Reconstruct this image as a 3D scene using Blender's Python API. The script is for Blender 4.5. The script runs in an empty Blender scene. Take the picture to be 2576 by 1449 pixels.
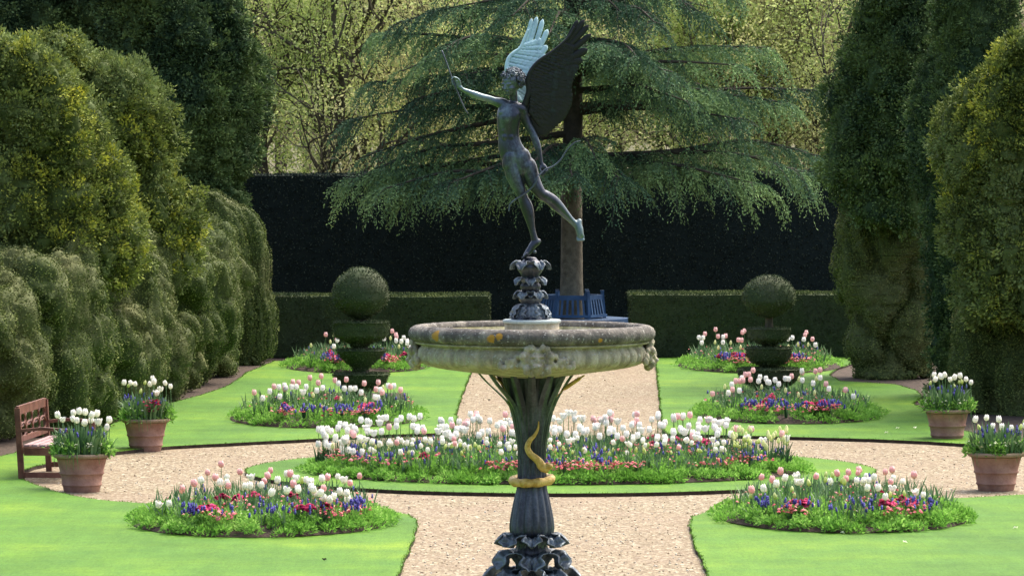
import bpy, math, random
import numpy as np
from mathutils import Vector, Matrix
R = math.radians
# ------------------------------------------------------------------ camera, sky, sun, exposure
SC = bpy.context.scene
COL = SC.collection
CAM_H = 4.2
FPX, CX, CY, HY = 12400.0, 1288.0, 724.5, 285.0
PITCH = math.atan((CY - HY) / FPX)
cd = bpy.data.cameras.new("camera"); cam = bpy.data.objects.new("camera", cd); COL.objects.link(cam)
cam.location = (0, 0, CAM_H); cam.rotation_euler = (math.pi / 2 - PITCH, 0, 0)
cd.sensor_width = 36; cd.lens = FPX / 2576.0 * 36; cd.clip_start = 0.5; cd.clip_end = 2000
SC.camera = cam
SUN_EL, SUN_AZ = R(57), R(38)        # azimuth measured from +Y (beyond the garden) towards +X
wd = bpy.data.worlds.new("World"); SC.world = wd; wd.use_nodes = True
wn = wd.node_tree; bg = wn.nodes["Background"]
sky = wn.nodes.new("ShaderNodeTexSky"); sky.sky_type = 'NISHITA'; sky.sun_disc = False
sky.sun_elevation = SUN_EL; sky.sun_rotation = SUN_AZ
sky.air_density = 1.0; sky.dust_density = 7.0; sky.ozone_density = 0.6
wn.links.new(sky.outputs[0], bg.inputs[0]); bg.inputs[1].default_value = 0.15
sl = bpy.data.lights.new("sun", 'SUN'); sl.energy = 1.15; sl.angle = R(30); sl.color = (1, 0.95, 0.86)
so = bpy.data.objects.new("sun", sl); COL.objects.link(so)
sdir = Vector((math.sin(SUN_AZ) * math.cos(SUN_EL), math.cos(SUN_AZ) * math.cos(SUN_EL), math.sin(SUN_EL)))
so.rotation_euler = (-sdir).to_track_quat('-Z', 'Y').to_euler(); so.location = sdir * 200
SC.view_settings.view_transform = 'Standard'; SC.view_settings.look = 'None'
SC.view_settings.gamma = 1; SC.view_settings.exposure = 1.40
SC.cycles.max_bounces = 6; SC.cycles.diffuse_bounces = 3; SC.cycles.transmission_bounces = 3
SC.cycles.transparent_max_bounces = 4
rng = np.random.default_rng(7); random.seed(7)

# ------------------------------------------------------------------ helpers
def W(px, py, d):
    """world point at distance d (along +Y) seen in direction (px, py)"""
    a = (px - CX) / FPX; b = (CY - py) / FPX
    dy = math.cos(PITCH) + b * math.sin(PITCH); dz = -math.sin(PITCH) + b * math.cos(PITCH)
    t = d / dy
    return np.array((a * t, d, CAM_H + dz * t))
def G(px, py, z=0.0):
    a = (px - CX) / FPX; b = (CY - py) / FPX
    dy = math.cos(PITCH) + b * math.sin(PITCH); dz = -math.sin(PITCH) + b * math.cos(PITCH)
    t = (z - CAM_H) / dz
    return np.array((a * t, dy * t, z))
def tag(o, label=None, cat=None, group=None, kind=None):
    if label: o["label"] = label
    if cat: o["category"] = cat
    if group: o["group"] = group
    if kind: o["kind"] = kind
    return o
def empty(name, loc, label, cat, group=None, rz=0):
    o = bpy.data.objects.new(name, None); COL.objects.link(o)
    o.location = [float(c) for c in loc]; o.rotation_euler = (0, 0, rz); o.empty_display_size = 0.1
    return tag(o, label, cat, group)
def mesh(name, V, F, mat, parent=None, smooth=False, att=None, local=None):
    """V (n,3), F array (m,3|4) or list of arrays / lists"""
    V = np.asarray(V, dtype=np.float64)
    if local is not None: V = V - np.asarray(local, dtype=np.float64)
    m = bpy.data.meshes.new(name)
    if isinstance(F, np.ndarray): F = [F]
    if len(F) and not isinstance(F[0], np.ndarray):
        m.from_pydata([tuple(v) for v in V], [], [tuple(f) for f in F])
    else:
        F = [f for f in F if len(f)]
        m.vertices.add(len(V)); m.vertices.foreach_set("co", V.astype(np.float32).ravel())
        nl = sum(f.size for f in F); npoly = sum(len(f) for f in F)
        m.loops.add(nl); m.loops.foreach_set("vertex_index", np.concatenate([f.ravel() for f in F]).astype(np.int32))
        m.polygons.add(npoly)
        tot = np.concatenate([np.full(len(f), f.shape[1]) for f in F]).astype(np.int32)
        m.polygons.foreach_set("loop_start", np.concatenate([[0], np.cumsum(tot)[:-1]]).astype(np.int32))
        m.polygons.foreach_set("loop_total", tot)
        m.update(calc_edges=True)
    if att is not None:
        a = m.attributes.new("v", 'FLOAT', 'POINT'); a.data.foreach_set("value", np.asarray(att, dtype=np.float32))
    if smooth: m.polygons.foreach_set("use_smooth", np.ones(len(m.polygons), dtype=bool))
    m.materials.append(mat)
    o = bpy.data.objects.new(name, m); COL.objects.link(o)
    if parent is not None: o.parent = parent
    return o
class MB:
    """collects shapes, links them as one mesh"""
    def __init__(s): s.V = []; s.F = []; s.n = 0
    def add(s, V, F):
        V = np.asarray(V, float)
        s.V.append(V); s.F += [tuple(int(i) + s.n for i in f) for f in F]; s.n += len(V)
        return s
    def box(s, c, size, rot=None):
        x, y, z = [d / 2 for d in size]
        V = np.array([(i * x, j * y, k * z) for i in (-1, 1) for j in (-1, 1) for k in (-1, 1)], float)
        if rot is not None: V = V @ np.array(rot).T
        return s.add(V + np.asarray(c, float), [(0, 1, 3, 2), (4, 6, 7, 5), (0, 4, 5, 1), (2, 3, 7, 6), (0, 2, 6, 4), (1, 5, 7, 3)])
    def bar(s, a, b, w, h, up=(0, 0, 1)):
        a = np.asarray(a, float); b = np.asarray(b, float); d = b - a; L = np.linalg.norm(d); d = d / L
        x = np.cross(d, up); x /= np.linalg.norm(x); z = np.cross(x, d)
        return s.box((a + b) / 2, (w, L, h), np.array([x, d, z]).T)
    def tube(s, pts, rad, n=8, caps=True):
        V, F = tube(pts, rad, n, caps); return s.add(V, F)
    def lathe(s, prof, n=32, c=(0, 0, 0), fr=None):
        V, F = lathe(prof, n, c, fr); return s.add(V, F)
    def build(s, name, mat, parent=None, smooth=False, local=None):
        return mesh(name, np.concatenate(s.V), s.F, mat, parent, smooth, local=local)
def tube(pts, rad, n=8, caps=True):
    P = np.asarray(pts, float); k = len(P)
    rad = np.full(k, rad) if np.isscalar(rad) else np.asarray(rad, float)
    T = np.gradient(P, axis=0); T /= np.linalg.norm(T, axis=1)[:, None] + 1e-12
    ref = np.array((0.0, 0, 1)) if abs(T[0][2]) < 0.9 else np.array((0.0, 1, 0))
    A = np.cross(T[0], ref); A /= np.linalg.norm(A); V = []
    for i in range(k):
        A = A - T[i] * A.dot(T[i]); A /= np.linalg.norm(A) + 1e-12; B = np.cross(T[i], A)
        th = np.arange(n) * 2 * math.pi / n
        V.append(P[i] + rad[i] * (np.cos(th)[:, None] * A + np.sin(th)[:, None] * B))
    F = [(i * n + j, i * n + (j + 1) % n, (i + 1) * n + (j + 1) % n, (i + 1) * n + j) for i in range(k - 1) for j in range(n)]
    if caps: F += [tuple(range(n - 1, -1, -1)), tuple((k - 1) * n + j for j in range(n))]
    return np.concatenate(V), F
def lathe(prof, n=32, c=(0, 0, 0), fr=None):
    V = []; k = len(prof); th = np.arange(n) * 2 * math.pi / n
    for i, (r, z) in enumerate(prof):
        rr = r * (fr(th, i, z) if fr else np.ones(n))
        V.append(np.stack([rr * np.cos(th), rr * np.sin(th), np.full(n, z)], 1) + np.asarray(c, float))
    F = [(i * n + j, i * n + (j + 1) % n, (i + 1) * n + (j + 1) % n, (i + 1) * n + j) for i in range(k - 1) for j in range(n)]
    F += [tuple(range(n - 1, -1, -1)), tuple((k - 1) * n + j for j in range(n))]
    return np.concatenate(V), F
def spline(pts, n):
    """Catmull-Rom through pts (any dimension)"""
    P = np.asarray(pts, float); k = len(P); t = np.linspace(0, k - 1, n); out = []
    for u in t:
        i = min(int(u), k - 2); f = u - i
        p0, p1, p2, p3 = P[max(i - 1, 0)], P[i], P[i + 1], P[min(i + 2, k - 1)]
        out.append(0.5 * ((2 * p1) + (p2 - p0) * f + (2 * p0 - 5 * p1 + 4 * p2 - p3) * f * f + (3 * p1 - p0 - 3 * p2 + p3) * f ** 3))
    return np.array(out)
_PERM = np.random.default_rng(3).permutation(256); _PERM = np.concatenate([_PERM, _PERM])
_GR = np.random.default_rng(4).normal(size=(256, 3)); _GR /= np.linalg.norm(_GR, axis=1)[:, None]
def noise(P):
    P = np.asarray(P, float); I = np.floor(P).astype(int); f = P - I; u = f * f * f * (f * (f * 6 - 15) + 10); res = 0
    for a in (0, 1):
        for b in (0, 1):
            for c in (0, 1):
                h = _PERM[(_PERM[(_PERM[(I[:, 0] + a) & 255] + I[:, 1] + b) & 255] + I[:, 2] + c) & 255]
                dp = (_GR[h] * (f - np.array((a, b, c)))).sum(1)
                w = (u[:, 0] if a else 1 - u[:, 0]) * (u[:, 1] if b else 1 - u[:, 1]) * (u[:, 2] if c else 1 - u[:, 2])
                res = res + w * dp
    return res
def nrm(A): return A / (np.linalg.norm(A, axis=-1, keepdims=True) + 1e-12)
def leaf_quads(P, D, S, L, Wd):
    """diamond leaves: base P, direction D, side S; sizes L, Wd arrays"""
    L = L[:, None]; Wd = Wd[:, None]; M = P + D * L * 0.45
    V = np.stack([P, M + S * Wd * 0.5, P + D * L, M - S * Wd * 0.5], 1).reshape(-1, 3)
    F = np.arange(len(P) * 4).reshape(-1, 4)
    return V, F
def quads_of(F):
    return np.asarray(F, dtype=np.int64)
def scatter(V, Q, dens, face_cam=True, back=0.25, seed=1):
    """points + normals on a quad surface, density per square metre; side away from the camera thinner"""
    r = np.random.default_rng(seed)
    a, b, c, d = V[Q[:, 0]], V[Q[:, 1]], V[Q[:, 2]], V[Q[:, 3]]
    N = np.cross(c - a, d - b); A = np.linalg.norm(N, axis=1) * 0.5; N = nrm(N)
    C = (a + b + c + d) / 4; tocam = nrm(np.array((0, 0, CAM_H)) - C)
    w = np.where((N * tocam).sum(1) > -0.15, 1.0, back) if face_cam else np.ones(len(A))
    cnt = r.poisson(A * dens * w); idx = np.repeat(np.arange(len(A)), cnt)
    u = r.random(len(idx))[:, None]; v = r.random(len(idx))[:, None]
    P = (a[idx] * (1 - u) + b[idx] * u) * (1 - v) + (d[idx] * (1 - u) + c[idx] * u) * v
    return P, N[idx]
def foliage(P, N, L, Wd, out=0.6, up=0.25, seed=1, var=0.35, wild=0.7):
    r = np.random.default_rng(seed); n = len(P)
    D = nrm(N * out + np.array((0, 0, 1)) * up + r.normal(size=(n, 3)) * wild)
    S = nrm(np.cross(D, N + r.normal(size=(n, 3)) * 0.6))
    s = 1 + (r.random(n) - 0.5) * 2 * var
    V, F = leaf_quads(P, D, S, L * s, Wd * s)
    return V, F, np.repeat(r.random(n), 4)
def merge(parts):
    """parts: list of (V, F, att) with F arrays"""
    off = 0; VV = []; FF = []; AA = []
    for V, F, A in parts:
        VV.append(V); FF.append(F + off); AA.append(A); off += len(V)
    return np.concatenate(VV), FF, np.concatenate(AA)

# ------------------------------------------------------------------ materials
def mat(name):
    m = bpy.data.materials.new(name); m.use_nodes = True
    nt = m.node_tree; return m, nt, nt.nodes["Principled BSDF"]
def N(nt, t, **kw):
    n = nt.nodes.new(t)
    for k, v in kw.items():
        if k in n.inputs: n.inputs[k].default_value = v
        else: setattr(n, k, v)
    return n
def ramp(nt, fac, stops):
    r = nt.nodes.new("ShaderNodeValToRGB"); e = r.color_ramp.elements
    while len(e) < len(stops): e.new(0.5)
    for i, (p, c) in enumerate(stops): e[i].position = p; e[i].color = (c[0], c[1], c[2], 1)
    nt.links.new(fac, r.inputs[0]); return r.outputs[0]
def pos(nt): return nt.nodes.new("ShaderNodeNewGeometry").outputs["Position"]
def objc(nt): return nt.nodes.new("ShaderNodeTexCoord").outputs["Object"]
def nz(nt, vec, scale, detail=4, rough=0.6, dist=0.0):
    n = N(nt, "ShaderNodeTexNoise", Scale=scale, Detail=detail, Roughness=rough, Distortion=dist)
    nt.links.new(vec, n.inputs["Vector"]); return n.outputs["Fac"]
def mix(nt, f, a, b, mode='MIX'):
    m = nt.nodes.new("ShaderNodeMix"); m.data_type = 'RGBA'; m.blend_type = mode
    for k, v in ((0, f), (6, a), (7, b)):
        inp = m.inputs[k]
        if hasattr(v, "links"): nt.links.new(v, inp)
        elif k == 0: inp.default_value = v
        else: inp.default_value = (v[0], v[1], v[2], 1)
    return m.outputs[2]
def bump(nt, h, strength, dist=0.02):
    b = N(nt, "ShaderNodeBump", Strength=strength, Distance=dist); nt.links.new(h, b.inputs["Height"]); return b.outputs[0]
def leafmat(name, cols, patch=None, patch_scale=0.6, transl=0.0, rough=0.75, pos_thr=(0.45, 0.65), spec=0.12):
    """leaf colour from the per-leaf value, with large patches of another hue"""
    m, nt, b = mat(name)
    a = N(nt, "ShaderNodeAttribute", attribute_name="v").outputs["Fac"]
    c = ramp(nt, a, [(i / max(1, len(cols) - 1), k) for i, k in enumerate(cols)])
    if patch:
        f = ramp(nt, nz(nt, pos(nt), patch_scale, 3), [(pos_thr[0], (0, 0, 0)), (pos_thr[1], (1, 1, 1))])
        c2 = ramp(nt, a, [(0, [x * 0.7 for x in patch]), (1, [min(1, x * 1.3) for x in patch])])
        c = mix(nt, f, c, c2)
    nt.links.new(c, b.inputs["Base Color"]); b.inputs["Roughness"].default_value = rough
    b.inputs["Specular IOR Level"].default_value = spec
    if transl:
        t = N(nt, "ShaderNodeBsdfTranslucent"); nt.links.new(c, t.inputs[0])
        ms = N(nt, "ShaderNodeMixShader"); ms.inputs[0].default_value = transl
        nt.links.new(b.outputs[0], ms.inputs[1]); nt.links.new(t.outputs[0], ms.inputs[2])
        nt.links.new(ms.outputs[0], nt.nodes["Material Output"].inputs[0])
    return m
def plain(name, c1, c2=None, scale=8, rough=0.6, bumps=0.0, metal=0, bscale=30, spec=0.3, objspace=True, thr=(0.35, 0.65), vary=0):
    m, nt, b = mat(name); v = objc(nt) if objspace else pos(nt)
    c = ramp(nt, nz(nt, v, scale, 5), [(thr[0], c1), (thr[1], c2 or c1)])
    if vary:
        oi = nt.nodes.new("ShaderNodeObjectInfo").outputs["Random"]
        c = mix(nt, ramp(nt, oi, [(0, (0, 0, 0)), (1, (vary, vary, vary))]), c, c2 or c1, 'MULTIPLY')
    nt.links.new(c, b.inputs["Base Color"]); b.inputs["Roughness"].default_value = rough
    b.inputs["Metallic"].default_value = metal; b.inputs["Specular IOR Level"].default_value = spec
    if bumps: nt.links.new(bump(nt, nz(nt, v, bscale, 4), bumps), b.inputs["Normal"])
    return m
M = {}
def grass_mat():
    m, nt, b = mat("lawn_grass"); p = pos(nt)
    big = nz(nt, p, 0.33, 3); mid = nz(nt, p, 1.6, 4); fine = nz(nt, p, 45, 3, 0.8); tiny = nz(nt, p, 9, 3)
    c = ramp(nt, big, [(0.3, (0.045, 0.126, 0.010)), (0.52, (0.086, 0.196, 0.014)), (0.68, (0.146, 0.258, 0.016))])
    c = mix(nt, ramp(nt, mid, [(0.38, (0, 0, 0)), (0.7, (0.75, 0.75, 0.75))]), c, (0.070, 0.185, 0.026))
    mp = N(nt, "ShaderNodeMapping"); mp.inputs["Scale"].default_value = (0.5, 1.4, 1); nt.links.new(p, mp.inputs[0])
    c = mix(nt, 0.55, c, ramp(nt, nz(nt, mp.outputs[0], 1.1, 3), [(0.3, (0.75, 0.8, 0.8)), (0.7, (1.25, 1.15, 1.1))]), 'MULTIPLY')
    mp2 = N(nt, "ShaderNodeMapping"); mp2.inputs["Scale"].default_value = (1, 0.14, 1); nt.links.new(p, mp2.inputs[0])
    c = mix(nt, 0.8, c, ramp(nt, nz(nt, mp2.outputs[0], 34, 4, 0.75), [(0.28, (0.66, 0.72, 0.62)), (0.5, (1, 1, 1)), (0.74, (1.22, 1.18, 1.15))]), 'MULTIPLY')
    c = mix(nt, 0.6, c, ramp(nt, nz(nt, mp2.outputs[0], 5.5, 4, 0.65), [(0.34, (0.74, 0.80, 0.72)), (0.62, (1.1, 1.06, 1.0))]), 'MULTIPLY')
    c = mix(nt, 0.7, c, ramp(nt, fine, [(0.25, (0.55, 0.6, 0.55)), (0.5, (1, 1, 1)), (0.8, (1.35, 1.3, 1.2))]), 'MULTIPLY')
    c = mix(nt, 0.4, c, ramp(nt, tiny, [(0.3, (0.75, 0.8, 0.75)), (0.7, (1.15, 1.15, 1.1))]), 'MULTIPLY')
    nt.links.new(c, b.inputs["Base Color"]); b.inputs["Roughness"].default_value = 0.75
    b.inputs["Specular IOR Level"].default_value = 0.15
    nt.links.new(bump(nt, fine, 0.5, 0.02), b.inputs["Normal"]); return m
def gravel_mat():
    m, nt, b = mat("gravel"); p = pos(nt)
    vo = N(nt, "ShaderNodeTexVoronoi", Scale=28.0); nt.links.new(p, vo.inputs["Vector"])
    sep = N(nt, "ShaderNodeSeparateColor"); nt.links.new(vo.outputs["Color"], sep.inputs[0])
    c = ramp(nt, sep.outputs[0], [(0, (0.105, 0.073, 0.038)), (0.3, (0.165, 0.128, 0.070)), (0.6, (0.208, 0.166, 0.098)), (0.85, (0.260, 0.224, 0.142)), (1, (0.40, 0.38, 0.29))])
    c = mix(nt, 0.55, c, ramp(nt, nz(nt, p, 70, 3, 0.8), [(0.3, (0.62, 0.57, 0.54)), (0.7, (1.3, 1.3, 1.3))]), 'MULTIPLY')
    mp2 = N(nt, "ShaderNodeMapping"); mp2.inputs["Scale"].default_value = (1, 0.13, 1); nt.links.new(p, mp2.inputs[0])
    v2 = N(nt, "ShaderNodeTexVoronoi", Scale=72.0); nt.links.new(mp2.outputs[0], v2.inputs["Vector"]); s2 = N(nt, "ShaderNodeSeparateColor"); nt.links.new(v2.outputs["Color"], s2.inputs[0])
    c = mix(nt, 0.85, c, ramp(nt, s2.outputs[0], [(0, (0.70, 0.62, 0.56)), (0.25, (0.90, 0.86, 0.81)), (0.6, (1.04, 1.04, 1.0)), (0.9, (1.15, 1.18, 1.18)), (1, (1.4, 1.45, 1.5))]), 'MULTIPLY')
    c = mix(nt, ramp(nt, nz(nt, p, 0.8, 4), [(0.42, (0, 0, 0)), (0.7, (0.55, 0.55, 0.55))]), c, (0.205, 0.145, 0.092))
    nt.links.new(c, b.inputs["Base Color"]); b.inputs["Roughness"].default_value = 0.85
    nt.links.new(bump(nt, vo.outputs["Distance"], 0.6, 0.02), b.inputs["Normal"]); return m
M['grass'] = grass_mat(); M['gravel'] = gravel_mat()
M['soil'] = plain('soil', (0.022, 0.015, 0.010), (0.060, 0.042, 0.030), 14, 0.95, 0.8, objspace=False)
M['mulch'] = plain('leaf_litter', (0.030, 0.021, 0.015), (0.095, 0.068, 0.050), 22, 0.95, 0.8, objspace=False)
M['woodfloor'] = plain('woodland_floor', (0.05, 0.055, 0.02), (0.10, 0.09, 0.04), 2, 0.95, 0.5, objspace=False)
M['blade'] = leafmat('grass_blade', [(0.06, 0.155, 0.016), (0.12, 0.23, 0.026)], transl=0.2)
Y1 = [(0.016, 0.030, 0.010), (0.036, 0.060, 0.018), (0.075, 0.105, 0.026)]
Y2 = [(0.008, 0.017, 0.009), (0.036, 0.060, 0.024), (0.100, 0.135, 0.044)]
M['yew_gold'] = leafmat('yew_gold', [(0.012, 0.020, 0.006), (0.072, 0.090, 0.018), (0.210, 0.205, 0.026)], (0.066, 0.086, 0.030), 0.7, transl=0.12)
M['yew_clip'] = leafmat('yew_clipped', [(0.014, 0.022, 0.007), (0.062, 0.080, 0.022), (0.135, 0.150, 0.044)], (0.074, 0.080, 0.032), 0.5)
M['yew_dark'] = leafmat('yew_dark', Y2, (0.050, 0.075, 0.022), 0.7, transl=0.08)
M['yew_topiary'] = leafmat('yew_topiary', [(0.016, 0.026, 0.012), (0.040, 0.054, 0.024), (0.072, 0.090, 0.038)], (0.046, 0.054, 0.030), 2)
M['hedge'] = leafmat('hedge_leaf', [(0.018, 0.028, 0.012), (0.040, 0.058, 0.020), (0.082, 0.100, 0.030)], (0.03, 0.042, 0.02), 1.2)
M['hedge_far'] = leafmat('hedge_far_leaf', [(0.010, 0.018, 0.017), (0.028, 0.042, 0.034), (0.065, 0.085, 0.055)])
M['cedar'] = leafmat('cedar_needles', [(0.014, 0.032, 0.020), (0.045, 0.090, 0.048), (0.140, 0.215, 0.080)], transl=0.2)
M['spring'] = leafmat('spring_leaf', [(0.18, 0.26, 0.06), (0.38, 0.49, 0.14), (0.68, 0.75, 0.38)], (0.46, 0.44, 0.22), 0.35, transl=0.5)
M['spring_olive'] = leafmat('spring_olive_leaf', [(0.18, 0.20, 0.09), (0.36, 0.40, 0.18), (0.64, 0.67, 0.42)], (0.42, 0.37, 0.26), 0.4, transl=0.45)
M['bark'] = plain('bark_dark', (0.050, 0.042, 0.028), (0.13, 0.115, 0.075), 6, 0.9, 0.6, objspace=False)
M['bark_cedar'] = plain('bark_cedar', (0.120, 0.110, 0.080), (0.225, 0.205, 0.150), 9, 0.9, 0.8, objspace=False)
M['bark_top'] = plain('bark_shaded', (0.030, 0.028, 0.020), (0.070, 0.060, 0.045), 6, 0.9, 0.5, objspace=False)
M['tuft'] = leafmat('bedding_leaf', [(0.070, 0.200, 0.028), (0.200, 0.430, 0.070), (0.460, 0.680, 0.200)], (0.14, 0.32, 0.045), 1.5, transl=0.5)
M['bluegreen'] = leafmat('tulip_leaf', [(0.05, 0.115, 0.045), (0.105, 0.200, 0.080), (0.20, 0.31, 0.15)], transl=0.2, rough=0.45)
M['muscari'] = leafmat('muscari_blue', [(0.065, 0.062, 0.26), (0.13, 0.12, 0.43), (0.24, 0.22, 0.62)], transl=0.1)
M['daisy'] = leafmat('daisy_pink', [(0.42, 0.07, 0.09), (0.65, 0.17, 0.19), (0.80, 0.42, 0.40)], transl=0.15)
M['crimson'] = leafmat('primrose_crimson', [(0.25, 0.008, 0.04), (0.45, 0.02, 0.10), (0.62, 0.07, 0.20)], transl=0.15)
M['cream'] = leafmat('cream_flower', [(0.55, 0.58, 0.35), (0.80, 0.82, 0.60)], transl=0.15)
def petal(name, c1, c2, c3, h=0.085):
    m, nt, b = mat(name); o = objc(nt)
    sp = N(nt, "ShaderNodeSeparateXYZ"); nt.links.new(o, sp.inputs[0])
    mr = N(nt, "ShaderNodeMapRange"); mr.inputs["From Min"].default_value = 0; mr.inputs["From Max"].default_value = h
    nt.links.new(sp.outputs[2], mr.inputs[0])
    c = ramp(nt, mr.outputs[0], [(0.0, c1), (0.35, c2), (1, c3)])
    nt.links.new(c, b.inputs["Base Color"]); b.inputs["Roughness"].default_value = 0.5
    t = N(nt, "ShaderNodeBsdfTranslucent"); nt.links.new(c, t.inputs[0])
    ms = N(nt, "ShaderNodeMixShader"); ms.inputs[0].default_value = 0.45
    nt.links.new(b.outputs[0], ms.inputs[1]); nt.links.new(t.outputs[0], ms.inputs[2])
    nt.links.new(ms.outputs[0], nt.nodes["Material Output"].inputs[0]); return m
M['tw'] = petal('petal_white', (0.72, 0.78, 0.48), (0.92, 0.91, 0.80), (0.95, 0.94, 0.90))
M['tp'] = petal('petal_pink', (0.86, 0.66, 0.52), (0.90, 0.52, 0.50), (0.94, 0.66, 0.64))
M['tb'] = petal('petal_lime', (0.42, 0.55, 0.12), (0.66, 0.74, 0.28), (0.80, 0.82, 0.48))
M['stem'] = plain('stem_green', (0.07, 0.16, 0.05), (0.13, 0.24, 0.08), 20, 0.5)
def gain(k, f):
    for n in M[k].node_tree.nodes:
        if n.type == 'VALTORGB' and n.name != 'mask':
            for e in n.color_ramp.elements:
                if max(e.color[:3]) < 0.95: e.color = [min(1, c * f) for c in e.color[:3]] + [1]
for k, f in (('yew_gold', 2.9), ('yew_clip', 2.3), ('yew_dark', 2.5), ('yew_topiary', 2.0), ('hedge', 1.5), ('cedar', 1.7)): gain(k, f)

# ------------------------------------------------------------------ ground, gravel, lawns
mesh("ground", [(-400, -50, -0.14), (400, -50, -0.14), (400, 700, -0.14), (-400, 700, -0.14)], [(0, 1, 2, 3)], M['woodfloor'])["kind"] = "structure"
mesh("gravel_path", [(-9, 14, -0.042), (11, 14, -0.042), (11, 90, -0.042), (-9, 90, -0.042)], [(0, 1, 2, 3)], M['gravel'])["kind"] = "structure"
CC = np.array((0.54, 58.1)); RO = 6.17
def arc(r, a0, a1, n, c=CC, ry=None):
    t = np.linspace(a0, a1, n); return [(c[0] + r * math.cos(a), c[1] + (ry or r) * math.sin(a)) for a in t]
def g2(L): return [tuple(G(x, y)[:2]) for x, y in L]
def slab(name, pts, z0, z1, top, side=None, kind="structure"):
    P = np.array(pts); n = len(P)
    area = 0.5 * np.sum(P[:, 0] * np.roll(P[:, 1], -1) - np.roll(P[:, 0], -1) * P[:, 1])
    if area < 0: P = P[::-1]
    V = np.concatenate([np.c_[P, np.full(n, z1)], np.c_[P, np.full(n, z0)]])
    F = [tuple(range(n))] + [(i, i + n, (i + 1) % n + n, (i + 1) % n) for i in range(n)]
    o = mesh(name, V, F, top); o["kind"] = kind
    if side:
        o.data.materials.append(side)
        for p in list(o.data.polygons)[1:]: p.material_index = 1
    return o
def wobble(pts, amp=0.02, step=0.12, seed=0):
    """resample an outline and make it slightly irregular"""
    out = []; P = np.array(pts)
    for i in range(len(P)):
        a, b = P[i], P[(i + 1) % len(P)]; L = np.linalg.norm(b - a); k = max(1, min(90, int(L / step)))
        for j in range(k): out.append(a + (b - a) * j / k)
    out = np.array(out); q = np.c_[out * 1.7, np.full(len(out), seed + 0.5)]
    q2 = np.c_[out * 7.0, np.full(len(out), seed + 9.5)]
    return out + np.c_[noise(q), noise(q + 31)] * amp * 2 + np.c_[noise(q2), noise(q2 + 17)] * amp
aL = math.atan2(51.95 - CC[1], -1.55 - CC[0]); aR = math.atan2(52.1 - CC[1], 2.45 - CC[0])
left_edge = g2([(690, 908), (625, 935), (570, 972), (500, 995), (430, 1013), (360, 1040), (280, 1066), (200, 1098), (120, 1118), (0, 1147), (-300, 1215), (-800, 1330)])
left_lawn = [(-1.15, 14), (-1.05, 44)] + g2([(1050, 1330), (1046, 1306), (1026, 1293), (980, 1286), (860, 1283), (740, 1280), (600, 1276), (480, 1271), (380, 1266), (300, 1261), (240, 1255), (190, 1247), (140, 1235), (95, 1221), (62, 1207), (50, 1196), (58, 1183), (85, 1173), (133, 1163), (200, 1149), (277, 1138), (350, 1129), (430, 1122), (600, 1113), (800, 1103), (950, 1094), (1080, 1090), (1138, 1087), (1146, 1060), (1150, 1030), (1168, 980), (1190, 925), (1200, 903)]) + left_edge + [(-18, 40), (-18, 14)]
right_edge = g2([(1650, 900), (2148, 893), (2145, 915), (2110, 925), (2085, 943), (2110, 958), (2250, 966), (2300, 980), (2322, 998), (2297, 1015), (2330, 1032), (2400, 1075), (2600, 1130), (3000, 1200)])
right_lawn = [(18, 14), (18, 40)] + right_edge[::-1] + g2([(1656, 960), (1663, 1040), (1667, 1080), (1680, 1091), (1780, 1093), (1900, 1096), (2050, 1100), (2200, 1104), (2340, 1110), (2440, 1117), (2576, 1130), (2690, 1148), (2780, 1170), (2830, 1190), (2820, 1206), (2760, 1222), (2680, 1234), (2576, 1243), (2450, 1250), (2320, 1256), (2200, 1262), (2100, 1266), (1960, 1272), (1850, 1278), (1775, 1286), (1745, 1298), (1735, 1325), (1752, 1380)]) + [(1.80, 44), (1.85, 14)]
def fringe(name, outline, label_seed, inward=0.03, dens=120, zz=0.0):
    pass
LAWNS = {}
for nm, pts, sd in (("left", left_lawn, 1), ("right", right_lawn, 2)):
    P = wobble(pts, 0.018, 0.12, sd); LAWNS[nm] = P
    slab("lawn", P, -0.10, 0.0, M['grass'], M['soil'])
disc = wobble(arc(3.71, 0, 2 * math.pi * 0.995, 90, np.array((0.57, 58.05)), 3.62), 0.014, 0.1, 3)
LAWNS["disc"] = disc
slab("lawn", disc, -0.10, 0.0, M['grass'], M['soil'])
# mulch at the hedge feet
ml = [(p[0] + 0.25, p[1]) for p in left_edge[1:]]
slab("soil_border", wobble(g2([(760, 903)]) + ml + [(-22, 30), (-22, 90), (-4, 90)], 0.03, 0.3, 5), -0.09, -0.028, M['mulch'])
slab("soil_border", wobble([(p[0] - 0.25, p[1] - 0.02) for p in right_edge[1:]] + [(22, 30), (22, 86.0), (7, 86.0)], 0.03, 0.3, 6), -0.09, -0.028, M['mulch'])
slab("soil_border", [(-12, 84.3), (12, 84.3), (12, 100), (-12, 100)], -0.09, -0.020, M['mulch'])

def edge_blades(P, name, zz=0.0, n_per_m=55, seed=1, front_only=True, h=0.02):
    r = np.random.default_rng(seed); a = P; b = np.roll(P, -1, 0); L = np.linalg.norm(b - a, axis=1)
    ok = (a[:, 1] > 40) & (a[:, 1] < 86) & (np.abs(a[:, 0]) < 7.5) & (L < 1)
    cnt = r.poisson(L * n_per_m * ok); idx = np.repeat(np.arange(len(a)), cnt); u = r.random(len(idx))[:, None]
    p = a[idx] * (1 - u) + b[idx] * u + r.normal(size=(len(idx), 2)) * 0.010
    p3 = np.c_[p, np.full(len(p), zz - 0.005)]
    D = nrm(np.c_[r.normal(size=(len(p), 2)) * 0.5, np.ones(len(p))]); S = nrm(np.cross(D, r.normal(size=(len(p), 3))))
    V, F = leaf_quads(p3, D, S, h * (0.5 + r.random(len(p))), np.full(len(p), 0.008))
    return V, F, np.repeat(r.random(len(p)), 4)
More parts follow.
